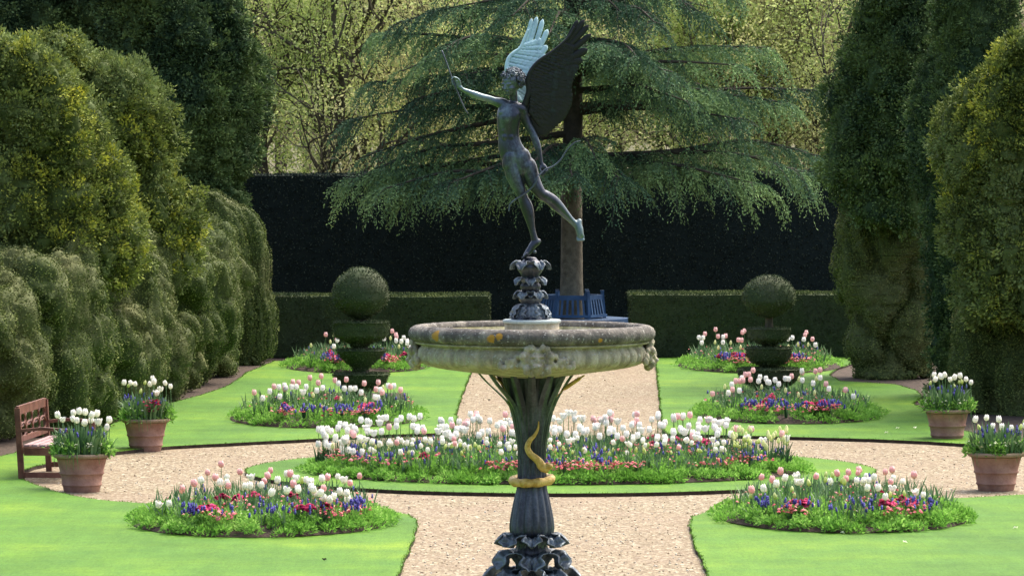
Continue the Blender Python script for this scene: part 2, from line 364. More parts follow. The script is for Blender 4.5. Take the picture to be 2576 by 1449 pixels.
parts = [edge_blades(LAWNS[k], k, seed=i + 20) for i, k in enumerate(LAWNS)]
V, F, A = merge(parts)
o = mesh("grass_tufts", V, F, M['blade'], att=A); tag(o, "short green grass blades along the cut lawn edges", "grass", kind="stuff")

# ------------------------------------------------------------------ clipped yews
def loft(levels, nu=120, nv=150, power=2.0):
    """levels: list of (z, xc, rx, yc, ry) bottom to top -> grid surface"""
    Lv = np.array(levels, float); Lv = Lv[np.argsort(Lv[:, 0])]
    t = np.r_[0, np.cumsum(np.linalg.norm(np.diff(Lv[:, [0, 1, 2]], axis=0), axis=1))]
    S = spline(Lv, 200); tt = np.linspace(0, 199, nv).astype(int); S = S[tt]; S[:, 2] = np.maximum(S[:, 2], 0.02); S[:, 4] = np.maximum(S[:, 4], 0.02)
    th = np.arange(nu) * 2 * math.pi / nu
    c, s = np.cos(th), np.sin(th)
    e = 2.0 / power
    cx = np.sign(c) * np.abs(c) ** e; sx = np.sign(s) * np.abs(s) ** e
    V = np.stack([S[:, 1:2] + S[:, 2:3] * cx, S[:, 3:4] + S[:, 4:5] * sx, np.repeat(S[:, 0:1], nu, 1)], 2).reshape(-1, 3)
    i = np.arange(nv - 1)[:, None] * nu; j = np.arange(nu)[None]; j2 = (j + 1) % nu
    Q = np.stack([i + j, i + j2, i + nu + j2, i + nu + j], 2).reshape(-1, 4)
    return V, Q
def vnormals(V, Q):
    a, b, c, d = V[Q[:, 0]], V[Q[:, 1]], V[Q[:, 2]], V[Q[:, 3]]
    n = np.cross(c - a, d - b); out = np.zeros_like(V)
    for k in range(4): np.add.at(out, Q[:, k], n)
    return nrm(out)
def displace(V, Q, lumps, seed=0):
    """lumps: list of (amp, fx, fz) pillow lumps with creases between"""
    for k, (amp, f, fz) in enumerate(lumps):
        Nn = vnormals(V, Q)
        q = V * np.array((f, f, fz)) + seed * 7.3 + k * 3.1
        q = q + 0.35 * np.stack([noise(q * 0.7 + 11), noise(q * 0.7 + 23), noise(q * 0.7 + 37)], 1)
        h = np.minimum(1, np.abs(noise(q)) / 0.26) ** 0.5
        V = V + Nn * (h * amp - amp * 0.75)[:, None]
    return V
def px_levels(L, d, ry=None, ys=1.0, dlean=0.0):
    """(py, x_left, x_right) silhouette rows at distance d"""
    out = []
    for row in L:
        py, xl, xr = row[:3]; dd = row[3] if len(row) > 3 else d
        a = W(xl, py, dd); b = W(xr, py, dd)
        out.append((a[2], (a[0] + b[0]) / 2, (b[0] - a[0]) / 2, dd + (ry or (b[0] - a[0]) / 2 * ys), ry or (b[0] - a[0]) / 2 * ys))
    return out
def tufts(P, Nn, rad, k, ls, lw, r):
    """sprigs: half domes of leaves standing on the surface, one tone each"""
    n = len(P); idx = np.repeat(np.arange(n), k); m_ = len(idx)
    axis = nrm(Nn + r.normal(size=(n, 3)) * .35 + (0, 0, .35)); sc = .55 + .9 * r.random(n)
    v = nrm(r.normal(size=(m_, 3)) + axis[idx] * 1.1); reach = r.random(m_) ** .4
    Pp = P[idx] + v * (rad * sc[idx] * reach)[:, None] + axis[idx] * (rad * sc[idx] * .35 * r.random(m_))[:, None]
    D = nrm(v * .7 + axis[idx] * .5 + r.normal(size=(m_, 3)) * .35); S = nrm(np.cross(D, v + r.normal(size=(m_, 3)) * .7))
    V, F = leaf_quads(Pp, D, S, ls * (.6 + .8 * r.random(m_)), lw * (.6 + .8 * r.random(m_)))
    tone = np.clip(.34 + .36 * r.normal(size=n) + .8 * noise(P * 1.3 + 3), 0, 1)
    A = np.clip(.62 * tone[idx] + .34 * (reach - .25) + .25 * (r.random(m_) - .4), 0, 1)  # inner sprig leaves toned darker than outer ones, painting shade into the hollows
    return V, F, np.repeat(A, 4)
def dress(V, Q, dens, ls, lw, seed, wild, up, out, tuft):
    r = np.random.default_rng(seed + 900)
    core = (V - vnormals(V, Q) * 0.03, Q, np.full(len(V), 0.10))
    if tuft:
        P, Nn = scatter(V, Q, tuft, back=0.12, seed=seed + 50)
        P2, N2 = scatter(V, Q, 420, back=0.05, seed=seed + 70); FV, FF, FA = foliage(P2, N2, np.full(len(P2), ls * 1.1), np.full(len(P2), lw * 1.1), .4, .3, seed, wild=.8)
        return merge([core, (FV, FF, FA * .3), tufts(P, Nn, .125 if tuft < 90 else .075, 46 if tuft < 90 else 26, ls, lw, r)])  # core and inner leaf layer dimmed: shade of the gaps put into their tone
    P, Nn = scatter(V, Q, dens, back=0.12, seed=seed + 50)
    P = P + Nn * (noise(P * 9 + seed) * 0.02)[:, None]
    FV, FF, FA = foliage(P, Nn, np.full(len(P), ls), np.full(len(P), lw), out, up, seed, wild=wild)
    tone = np.clip(0.48 + 0.5 * noise(P * 2.2 + 5) + 0.4 * noise(P * 8 + 15), 0, 1)
    FA = np.clip(0.35 * FA + 0.65 * np.repeat(tone, 4), 0, 1)
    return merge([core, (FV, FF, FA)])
def hedge_wall(label, path, depth, h, seed, lumps):
    nu, nv = 420, 110
    C = spline(path, nu); T = nrm(np.gradient(C, axis=0)); Nx = np.stack([T[:, 1], -T[:, 0]], 1)
    prof = spline([(-.10, -.05), (.02, .12 * h), (.14, .38 * h), (.10, .66 * h), (-.08, .88 * h), (-.45, 1.0 * h), (-depth * .6, 1.02 * h), (-depth, .8 * h), (-depth, -.05)], nv)
    hv = 1 + .16 * noise(np.stack([np.arange(nu) * .035, np.zeros(nu), np.full(nu, seed)], 1)) * 2
    V = np.stack([C[:, None, 0] + Nx[:, None, 0] * prof[None, :, 0], C[:, None, 1] + Nx[:, None, 1] * prof[None, :, 0], prof[None, :, 1] * hv[:, None]], 2).reshape(-1, 3)
    i = np.arange(nu - 1)[:, None] * nv; j = np.arange(nv - 1)[None]
    Q = np.stack([i + j, i + nv + j, i + nv + j + 1, i + j + 1], 2).reshape(-1, 4)
    if vnormals(V, Q)[(nu // 2) * nv + 20] @ np.array((Nx[nu // 2][0], Nx[nu // 2][1], 0)) < 0: Q = Q[:, ::-1]
    V = displace(V, Q, lumps, seed); V[:, 2] = np.maximum(V[:, 2], -.04)
    V2, F2, A2 = dress(V, Q, 2100, .026, .017, seed, .42, .05, .45, 0)
    c = (C[nu // 2][0], C[nu // 2][1], 0)
    o = mesh("yew_hedge", V2, F2, M['yew_clip'], att=A2, local=c); o.location = c
    return tag(o, label, "hedge")
def yew(label, rows, d, material, lumps, dens=900, ls=0.055, lw=0.022, seed=0, wild=0.7, up=0.25, out=0.6, ry=None, ys=1.0, nu=210, nv=230, power=2.2, tuft=0):
    lv = px_levels(rows, d, ry, ys)
    lv = sorted(lv)
    lo = list(lv[0]); hi = list(lv[-1])
    base = (lo[0] - 0.03, lo[1], lo[2] * 0.55, lo[3], lo[4] * 0.55)
    top = (hi[0] + hi[2] * 0.25, hi[1], 0.03, hi[3], 0.03)
    V, Q = loft([base] + lv + [top], nu, nv, power)
    V = displace(V, Q, lumps, seed)
    V[:, 2] = np.maximum(V[:, 2], -0.03)
    V2, F2, A2 = dress(V, Q, dens, ls, lw, seed, wild, up, out, tuft)
    c = (lo[1], lo[3], 0.0)
    t = empty("yew_tree", c, label, "yew tree", "clipped yews walling the garden")
    mesh("crown", V2, F2, material, t, att=A2, local=c)
    back = .9 if lo[0] > .6 else .2; ht = max(1.8, lo[0] + .5)
    tr = MB().tube([(0, back, -0.05), (0.05, back, ht * .5), (0, back * .8, ht)], [0.20, 0.16, 0.10], 10)
    tr.build("trunk", M['bark'], t)
    return t
CL = [(0.34, 0.75, 0.45), (0.20, 1.7, 1.1), (0.07, 4.0, 3)]
BIG = [(0.52, 0.55, 0.36), (0.30, 1.3, 0.95), (0.20, 3.1, 2.4)]
LOOSE = [(0.36, 0.6, 0.45), (0.28, 1.5, 1.15), (0.19, 3.3, 2.6)]
yews = [
 # left side, from the far end to the near end
 ("tall dark green yew rising above the far end of the left hedge wall",
  [(890, 430, 560), (600, 400, 580), (480, 380, 612), (430, 350, 640), (330, 300, 652), (250, 290, 655), (170, 280, 642), (100, 260, 615), (30, 230, 585), (-60, 200, 545), (-150, 210, 480)], 86, M['yew_dark'], LOOSE, 620, 0.062, 0.032, 1, dict(tuft=34)),
 ("smooth pale green yew dome beside the left end of the low hedge",
  [(918, 590, 655), (880, 560, 680), (800, 550, 686), (730, 540, 668), (650, 520, 668), (590, 500, 655), (540, 490, 625), (500, 480, 580), (480, 478, 545)], 82.5, M['yew_clip'], [(0.22, 0.9, 0.16), (0.10, 2.2, 0.4), (0.03, 6, 3)], 2200, 0.026, 0.016, 2, dict(wild=0.45, up=0.1)),
 ("loose olive yew crown arching over the middle of the left hedge wall",
  [(715, 260, 420), (690, 220, 462), (640, 180, 494), (580, 170, 496), (520, 160, 492), (450, 140, 462), (380, 110, 440), (300, 90, 400), (230, 60, 350), (170, 30, 290), (120, 20, 200)], 72.3, M['yew_gold'], BIG, 780, 0.052, 0.028, 3, dict(tuft=40)),
 ("golden tipped yew crown at the upper left edge of the garden",
  [(740, -60, 230), (715, -120, 280), (660, -160, 306), (560, -170, 300), (480, -180, 292), (400, -190, 270), (320, -190, 240), (250, -180, 200), (180, -170, 140), (130, -150, 80)], 66.3, M['yew_gold'], BIG, 820, 0.050, 0.027, 7, dict(tuft=41)),
 ("blue green yew top filling the upper left corner behind the golden crown",
  [(600, -100, 330), (400, -150, 380), (250, -150, 390), (150, -150, 380), (80, -150, 360), (20, -140, 330), (-60, -130, 300), (-140, -100, 250)], 90, M['yew_dark'], LOOSE, 520, 0.062, 0.032, 10, dict(tuft=30)),
 # right side
 ("dark tall yew column at the right end of the far hedge",
  [(960, 2170, 2350), (900, 2152, 2375), (820, 2142, 2390), (740, 2122, 2390), (680, 2118, 2385), (620, 2128, 2380), (560, 2135, 2370), (510, 2142, 2350), (450, 2150, 2340)], 78.1, M['yew_clip'], CL, 2000, 0.027, 0.018, 11, dict(wild=0.5, up=0.1)),
 ("loose dark yew crown standing over the right column and the far hedge",
  [(560, 2180, 2330), (490, 2125, 2380), (420, 2102, 2400), (340, 2102, 2410), (260, 2106, 2410), (180, 2116, 2400), (110, 2135, 2390), (40, 2160, 2370), (-40, 2190, 2350), (-120, 2220, 2320)], 77.4, M['yew_dark'], LOOSE, 760, 0.054, 0.028, 12, dict(tuft=46)),
 ("narrow bluish yew pillar between the right column and the nearest right yew",
  [(1010, 2372, 2540), (920, 2362, 2560), (820, 2350, 2560), (740, 2345, 2560), (640, 2335, 2560), (560, 2333, 2560), (500, 2336, 2560), (440, 2320, 2560), (380, 2304, 2560), (300, 2306, 2560), (220, 2320, 2560), (150, 2336, 2560), (60, 2350, 2560), (-60, 2370, 2560)], 73, M['yew_dark'], [(0.26, 0.8, 0.4), (0.14, 2.0, 1.2), (0.06, 5, 4)], 950, 0.045, 0.021, 13, dict(tuft=92)),
 ("bright topped rounded yew at the right edge behind the terracotta pots",
  [(800, 2470, 2900), (720, 2450, 2900), (640, 2420, 2900), (560, 2396, 2900), (480, 2382, 2900), (400, 2376, 2890), (330, 2392, 2880), (260, 2420, 2860), (200, 2462, 2830), (150, 2520, 2780), (110, 2580, 2740)], 67.9, M['yew_gold'], LOOSE, 950, 0.050, 0.027, 14, dict(tuft=46)),
 ("low clipped yew base behind the rear right terracotta pot",
  [(1075, 2450, 2800), (1000, 2420, 2860), (940, 2408, 2880), (870, 2405, 2880), (810, 2412, 2880), (760, 2432, 2880), (700, 2440, 2880), (640, 2440, 2880), (600, 2450, 2860)], 68.8, M['yew_clip'], CL, 2000, 0.028, 0.018, 15, dict(wild=0.55, up=0.12)),
]
hedge_wall("long billowing clipped yew hedge wall running along the left side of the garden",
    [(-7.1, 58.0), (-6.75, 62.0), (-5.75, 65.0), (-5.35, 68.5), (-5.05, 72.0), (-4.75, 76.0), (-4.5, 80.2), (-5.4, 82.6)], 2.0, 2.42, 3, [(0.66, 0.60, 0.40), (0.38, 1.25, 0.85), (0.15, 3.2, 2.2)])
for lab, rows, d, m_, lum, dens, ls, lw, sd, kw in yews:
    yew(lab, rows, d, m_, lum, dens, ls, lw, sd, **kw)

# ------------------------------------------------------------------ hedges
def boxgrid(x0, x1, y0, y1, z0, z1, step=0.12, rnd=0.06):
    nx = max(2, int((x1 - x0) / step)); ny = max(2, int((y1 - y0) / step)); nzz = max(2, int((z1 - z0) / step))
    V = []; Q = []; off = 0
    def face(o, u, v, nu, nv):
        nonlocal off
        o, u, v = map(lambda k: np.array(k, float), (o, u, v))
        g = o + u * np.linspace(0, 1, nu + 1)[None, :, None] + v * np.linspace(0, 1, nv + 1)[:, None, None]
        V.append(g.reshape(-1, 3)); i = np.arange(nv)[:, None] * (nu + 1); j = np.arange(nu)[None]
        Q.append(np.stack([i + j, i + j + 1, i + j + nu + 2, i + j + nu + 1], 2).reshape(-1, 4) + off); off += (nu + 1) * (nv + 1)
    X, Y, Z = x1 - x0, y1 - y0, z1 - z0
    face((x0, y0, z0), (X, 0, 0), (0, 0, Z), nx, nzz)      # front
    face((x0, y0, z1), (X, 0, 0), (0, Y, 0), nx, ny)       # top
    face((x0, y1, z0), (0, -Y, 0), (0, 0, Z), ny, nzz)     # left
    face((x1, y0, z0), (0, Y, 0), (0, 0, Z), ny, nzz)      # right
    face((x1, y1, z0), (-X, 0, 0), (0, 0, Z), nx, nzz)     # back
    return np.concatenate(V), np.concatenate(Q)
def hedge(label, x0, x1, y0, y1, z1, m_, dens, ls, lw, seed, name="clipped_hedge"):
    V, Q = boxgrid(x0, x1, y0, y1, 0, z1)
    if callable(z1): pass
    w = 0.05 * noise(V * 0.9 + seed) + 0.02 * noise(V * 4 + seed)
    V = V + np.stack([w, w, np.where(V[:, 2] > 0.1, 0.03 * noise(V * 0.8 + 40 + seed), 0)], 1)
    P, Nn = scatter(V, Q, dens, back=0.3, seed=seed)
    FV, FF, FA = foliage(P, Nn, np.full(len(P), ls), np.full(len(P), lw), 0.55, 0.15, seed, wild=0.6)
    tone = np.clip(0.42 + 0.8 * noise(P * 5 + 5), 0, 1); FA = np.clip(0.4 * FA + 0.4 * np.repeat(tone, 4) + .55 * np.repeat(Nn[:, 2] > .6, 4), 0, 1)  # upward-facing leaves get a paler tone: light on the hedge top is painted in
    V2, F2, A2 = merge([(V, Q, np.full(len(V), 0.15)), (FV, FF, FA)])
    c = ((x0 + x1) / 2, (y0 + y1) / 2, 0)
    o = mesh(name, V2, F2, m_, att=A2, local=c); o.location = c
    return tag(o, label, "hedge")
def X(px, d): return float(W(px, 700, d)[0])
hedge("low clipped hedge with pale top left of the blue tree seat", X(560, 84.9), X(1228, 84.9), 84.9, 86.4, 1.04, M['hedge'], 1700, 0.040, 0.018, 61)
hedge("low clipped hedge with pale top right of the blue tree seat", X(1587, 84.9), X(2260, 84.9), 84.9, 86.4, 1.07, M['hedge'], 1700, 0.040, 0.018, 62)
V, Q = boxgrid(-9.5, 10.5, 95.5, 97.5, 0, 2.97, 0.18)
V[:, 2] += np.where(V[:, 2] > 2, 0.0065 * (V[:, 0] + 5.5) + 0.09 * noise(V * 0.7) + .05 * noise(V * 2.2), 0); w = 0.06 * noise(V * 0.7) + 0.03 * noise(V * 3); V[:, 1] += w
P, Nn = scatter(V, Q, 800, seed=66)
FV, FF, FA = foliage(P, Nn, np.full(len(P), 0.05), np.full(len(P), 0.022), 0.5, 0.1, 66, wild=0.6)
V2, F2, A2 = merge([(V, Q, np.full(len(V), 0.1)), (FV, FF, FA)])
tag(mesh("tall_hedge", V2, F2, M['hedge_far'], att=A2), "tall very dark clipped hedge closing the far end behind the cedar trunk", "hedge")

# ------------------------------------------------------------------ topiary
def topiary(label, px, base_py, prof_px, ball, stem_r, seed, material):
    """prof_px: list of tiers, each list of (half_width_px, py); ball = (half_w, top, mid, bottom)"""
    b = G(px, base_py); d = b[1]; s = FPX / d
    def zz(py): return float(W(px, py, d)[2])
    t = empty("topiary_yew", (b[0], d, 0), label, "topiary", "tiered topiary yews on the lawns")
    tr = MB().tube([(0, 0, -0.05), (0.01, 0, 0.7), (0, 0.01, zz(ball[3]) + 0.15)], [stem_r * 1.2, stem_r, stem_r * 0.7], 10)
    tr.build("trunk", M['bark'], t)
    def tier(name, prof, sd, dens=2600):
        prof = spline([(r / s, zz(py)) for r, py in prof], 26) if len(prof) > 6 else np.array([(r / s, zz(py)) for r, py in prof])
        fine = []
        for (a, b2) in zip(prof[:-1], prof[1:]):
            k = max(1, int(np.linalg.norm(b2 - a) / 0.05))
            fine += [a + (b2 - a) * i / k for i in range(k)]
        fine.append(prof[-1])
        V, F = lathe(fine, 48); Q = np.array([f for f in F if len(f) == 4])
        V = V + (noise(V * 3 + sd) * 0.03 + noise(V * 8 + sd) * 0.012)[:, None] * nrm(V * (1, 1, 0.01))
        P, Nn = scatter(V + (b[0], d, 0), Q, dens, back=0.5, seed=sd); P = P - (b[0], d, 0)
        FV, FF, FA = foliage(P, Nn, np.full(len(P), 0.030), np.full(len(P), 0.013), 0.6, 0.15, sd, wild=0.55)
        FA = 0.55 * FA + 0.45 * np.repeat(np.clip(0.5 + noise(P * 7 + sd), 0, 1), 4)
        V2, F2, A2 = merge([(V, Q, np.full(len(V), 0.15)), (FV, FF, FA)])
        mesh(name, V2, F2, material, t, att=A2)
    w, top, mid, bot = ball
    h = mid - top
    tier("ball", [(2, bot + 2), (w * .42, bot - 4), (w * .8, mid + (bot - mid) * .52), (w * 0.98, mid + (bot - mid) * .2), (w, mid - 2), (w * .94, mid - h * .38), (w * .76, mid - h * .68), (w * .45, mid - h * .91), (w * .2, mid - h * .985), (2, top)], seed)
    for k, pr in enumerate(prof_px): tier("tier", pr, seed + k + 1)
    return t
topiary("taller tiered topiary on the left lawn with a broad dome on top", 908, 1000,
        [[(15, 882), (20, 872), (34, 860), (60, 848), (68, 842), (70, 814), (68, 810), (4, 810)],
         [(16, 936), (22, 922), (42, 905), (54, 892), (59, 884), (57, 880), (4, 880)],
         [(20, 1003), (24, 988), (40, 974), (60, 962), (67, 944), (65, 940), (4, 940)]],
        (69, 674, 745, 800), 0.10, 300, M['yew_topiary'])
topiary("tiered topiary on the right lawn with bare stem under its ball", 1934, 985,
        [[(12, 874), (18, 866), (38, 858), (50, 850), (54, 830), (52, 827), (4, 827)],
         [(14, 928), (24, 918), (44, 908), (54, 894), (58, 878), (56, 875), (4, 875)],
         [(24, 990), (40, 975), (60, 962), (72, 950), (75, 932), (73, 928), (4, 928)]],
        (64, 693, 752, 796), 0.07, 340, M['yew_topiary'])
for x0, x1, y0, y1 in ((800, 1022, 990, 1006), (1797, 2080, 986, 1000)):
    a = G(x0, y1); b2 = G(x1, y1); c = G(x1, y0); d_ = G(x0, y0)
    slab("soil_bed", wobble([a[:2], b2[:2], c[:2], d_[:2]], 0.01, 0.1, 8), -0.02, 0.012, M['soil'])

# ------------------------------------------------------------------ cedar
def cedar():
    d0 = 91.0; bx = X(1438, d0); s = FPX / d0; r = np.random.default_rng(12)
    t = empty("cedar_tree", (bx, d0, 0), "spreading drooping cedar with bare pale lower trunk rising inside the blue tree seat", "cedar tree")
    base = np.array((bx, d0, 0.0))
    zt = [-0.05, 0.4, 1.2, 2.2, 2.9]
    tr = MB().tube([(0, 0, z) for z in zt], [0.27, 0.235, 0.205, 0.195, 0.19], 20)
    tr.build("trunk", M['bark_cedar'], t, True)
    tu = MB().tube([(0, 0, 2.9), (0.03, 0, 4.2), (0.0, 0, 6), (-0.02, 0, 9)], [0.19, 0.175, 0.15, 0.06], 14)
    L = [  # start py, tip px, tip py, depth offset of the tip, spread
     (425, 868, 450, -1.0, 1.0), (430, 960, 478, -2.0, .9), (410, 1130, 462, -2.6, .9), (400, 1010, 445, -1.2, .9),
     (360, 1440, 445, -3.0, .9), (380, 1560, 450, -2.7, .9), (370, 1320, 430, -2.8, .8), (350, 1500, 400, -2.4, .8),
     (395, 2088, 402, -0.5, 1.0), (390, 1900, 462, -2.2, 1.0), (400, 2010, 430, -1.5, 1.0), (400, 1830, 428, -1.2, .8),
     (300, 890, 300, 0, 1.0), (285, 1050, 250, -1.5, .9), (262, 900, 400, -1, .8), (335, 960, 420, -1.4, .8),
     (285, 2090, 230, 0.5, .9), (270, 1980, 260, -0.8, .9), (270, 1860, 300, -2.0, .8), (230, 1740, 260, -2.4, .7),
     (150, 955, 85, 0, 1.0), (145, 1010, 180, -1.2, .9), (200, 930, 210, -.5, .9), (110, 1120, 120, -2, .9), (175, 1160, 190, -2.3, .8),
     (180, 1930, 120, -0.3, 1.0), (165, 1860, 165, -1.5, .9), (150, 1690, 190, -2.5, .8), (190, 1800, 230, -1.8, .9), (115, 1600, 140, -2.8, .8), (140, 1520, 110, -2.8, .8),
     (30, 1000, 60, -0.3, .9), (-20, 1130, 20, -1, .9), (-30, 1290, 40, -2, .9), (0, 1560, 30, -1.5, .9), (10, 1650, 60, -2.0, .8), (-10, 1760, 30, -1, .8), (-70, 1850, -20, 0, .8), (-110, 1150, -60, -.5, .9), (-130, 1400, -60, -1.5, .9), (-120, 1650, -60, -1, .9),
     (20, 1380, 90, -2.4, .8), (60, 1300, 110, -2.2, .7)]
    for k in range(9):
        a = r.uniform(0.1, math.pi - 0.1); z = r.uniform(-150, 180); ln = (2.2 + 1.6 * r.random())
        tp = np.array((math.cos(a) * ln, math.sin(a) * ln)); L.append((z, CX + (bx + tp[0]) * s, z + 60 + 60 * r.random(), tp[1], .7))
    P_all = []; D_all = []; T_all = []
    br = MB(); seeds = 0
    for (py0, tx, ty, dd, spread) in L:
        z0 = W(CX, py0, d0)[2]; tip = W(tx, ty, d0 + dd) - base
        a = np.array((0, 0, z0)); b = tip; ln = np.linalg.norm(b - a)
        mid1 = a * .66 + b * .34 + (0, 0, 0.05 * ln * .6 + r.normal() * .06); mid2 = a * .33 + b * .67 + (0, 0, 0.06 * ln * .8 + r.normal() * .06)
        mid1[:2] += r.normal(size=2) * 0.08; mid2[:2] += r.normal(size=2) * 0.12
        C = spline([a, mid1, mid2, b], 26)
        br.tube(C, np.linspace(0.055 + 0.006 * ln, 0.008, 26), 6, False)
        T = nrm(np.gradient(C, axis=0)); lt = float(np.clip(.22 + .24 * r.normal(), -.1, .6))
        n2 = int(ln / 0.125)
        for i in range(n2):
            u = 0.12 + 0.88 * (i + r.random()) / n2; k = u * 25; i0 = int(min(k, 24)); c = C[i0] * (1 - k + i0) + C[i0 + 1] * (k - i0)
            side = 1 if i % 2 else -1; Tt = T[i0]; Sd = nrm(np.cross(Tt, (0, 0, 1))) * side
            if noise((c + base)[None] * 1.1 + 7.7)[0] < -.27: continue
            l2 = spread * (0.24 + 0.60 * (1 - abs(u - 0.6) * 1.1)) * (0.5 + 0.8 * r.random()) * min(1, ln / 3 + .2)
            dirv = nrm(Sd * (0.45 + .6 * r.random()) + Tt * 0.8 + np.array((0, 0, 0.06 + .16 * r.random())))
            droop = 0.35 + 0.75 * r.random() ** 1.2; ft = lt + .10 * r.normal()
            m2 = 16; tt = np.linspace(0, 1, m2)[:, None]
            S2 = c + dirv * l2 * tt + np.array((0, 0, -1)) * (droop * l2 * tt ** 2.4)
            if r.random() < .6: br.tube(S2[::3], np.linspace(0.012, 0.003, len(S2[::3])), 3, False)
            T2 = nrm(np.gradient(S2, axis=0))
            nh = max(5, int(l2 / 0.030))
            for h in range(nh):
                w = .06 + .94 * (h + r.random()) / nh; j = min(int(w * 15), 14); q = S2[j] * (1 - (w * 15 - j)) + S2[j + 1] * (w * 15 - j)
                sg = 1 if h % 2 else -1; fan = nrm(np.cross(T2[j], (0, 0, 1))) * sg
                hl = (.10 + .24 * r.random()) * (1.05 - .6 * abs(w - .45)) * min(1.2, l2 * 1.5 + .3)
                hd = nrm(T2[j] * .75 + fan * (.55 + .3 * r.random()) + np.array((0, 0, -.10 - .30 * r.random())))
                nn = max(4, int(hl / 0.024)); vv = np.linspace(0, 1, nn)[:, None]
                pts = q + hd * hl * vv + np.array((0, 0, -1)) * ((.25 + .55 * r.random()) * hl * vv ** 2)
                P_all.append(pts); D_all.append(nrm(np.repeat(hd[None], nn, 0) + np.array((0, 0, -.7)) * vv)); T_all.append(np.full(nn, ft + .22 * w) + .34 * vv[:, 0])
            P_all.append(S2); D_all.append(T2); T_all.append(np.full(m2, ft + .05))
    P = np.concatenate(P_all); D = np.concatenate(D_all)
    n = len(P); P = P + r.normal(size=(n, 3)) * 0.008
    dirs = nrm(D * 0.9 + r.normal(size=(n, 3)) * 0.45); sd = nrm(np.cross(dirs, r.normal(size=(n, 3))))
    V, F = leaf_quads(P, dirs, sd, 0.045 + 0.03 * r.random(n), 0.021 + 0.011 * r.random(n))
    A = np.clip(.25 * r.random(n) + np.concatenate(T_all) + .35 * noise((P + base) * 1.8) - .05, 0, 1)
    print("cedar needles", n)
    mesh("crown", V, F, M['cedar'], t, att=np.repeat(A, 4))
    top = br; top.V += tu.V; top.F += [tuple(i + top.n for i in f) for f in tu.F]; top.n += tu.n
    top.build("branches", M['bark_top'], t)
cedar()

# ------------------------------------------------------------------ deciduous trees behind the hedge
def broad_tree(label, x, y, forks, leafm, leaves, lsz, seed, height=9.5, spread=4.0, r0=0.16, group="spring trees behind the far hedge", bare=0.0):
    r = np.random.default_rng(seed)
    t = empty("spring_tree", (x, y, 0), label, "tree", group)
    mb = MB(); tips = []
    def grow(p, d, ln, rad, lev):
        k = 5; pts = [p]; dd = d.copy()
        for i in range(k):
            dd = nrm(dd + r.normal(size=3) * 0.16 + np.array((0, 0, 0.05))); pts.append(pts[-1] + dd * ln / k)
        mb.tube(pts, np.linspace(rad, rad * .6, k + 1), 7 if lev < 2 else (5 if lev < 3 else 3), False)
        if lev >= 2:
            for q in pts[1:]: tips.append((q, lev))
        if lev >= 4 or rad < 0.005: return
        nb = 2 if lev == 0 else r.integers(2, 4)
        for i in range(nb + (1 if lev in (1, 2) else 0)):
            a = r.uniform(0, 2 * math.pi); tilt = r.uniform(0.35, 0.95)
            ax = nrm(np.cross(dd, (math.cos(a), math.sin(a), 0.3))); nd = nrm(dd * math.cos(tilt) + ax * math.sin(tilt) + np.array((0, 0, 0.12)))
            j = r.integers(2, k + 1); grow(pts[j], nd, ln * r.uniform(.62, .85), rad * r.uniform(.48, .66), lev + 1)
        grow(pts[-1], dd, ln * .75, rad * .6, lev + 1)
    for (dx, dz, ln, rr) in forks:
        grow(np.array((0.0, 0, -0.1)), nrm(np.array((dx, r.normal() * .1, dz))), ln, rr, 0)
    mb.build("trunk", M['bark'], t)
    T = np.array([q for q, l in tips]); n = leaves
    i = r.integers(0, len(T), n); P = T[i] + r.normal(size=(n, 3)) * 0.34
    keep = (noise((P + (x, y, 0)) * 0.9) > -0.22 + bare) & ((P[:, 1] + y > 98.5) | (P[:, 2] > 4.2)); P = P[keep]; n = len(P)
    D = nrm(r.normal(size=(n, 3)) + np.array((0, 0, -0.2))); S = nrm(np.cross(D, r.normal(size=(n, 3))))
    V, F = leaf_quads(P, D, S, lsz * (0.6 + .8 * r.random(n)), lsz * .7 * (0.6 + .6 * r.random(n)))
    A = np.clip(.6 * r.random(n) + .4 * np.clip(.5 + noise((P + (x, y, 0)) * 1.5), 0, 1), 0, 1)
    mesh("crown", V, F, leafm, t, att=np.repeat(A, 4))
    return t
sp, ol = M['spring'], M['spring_olive']
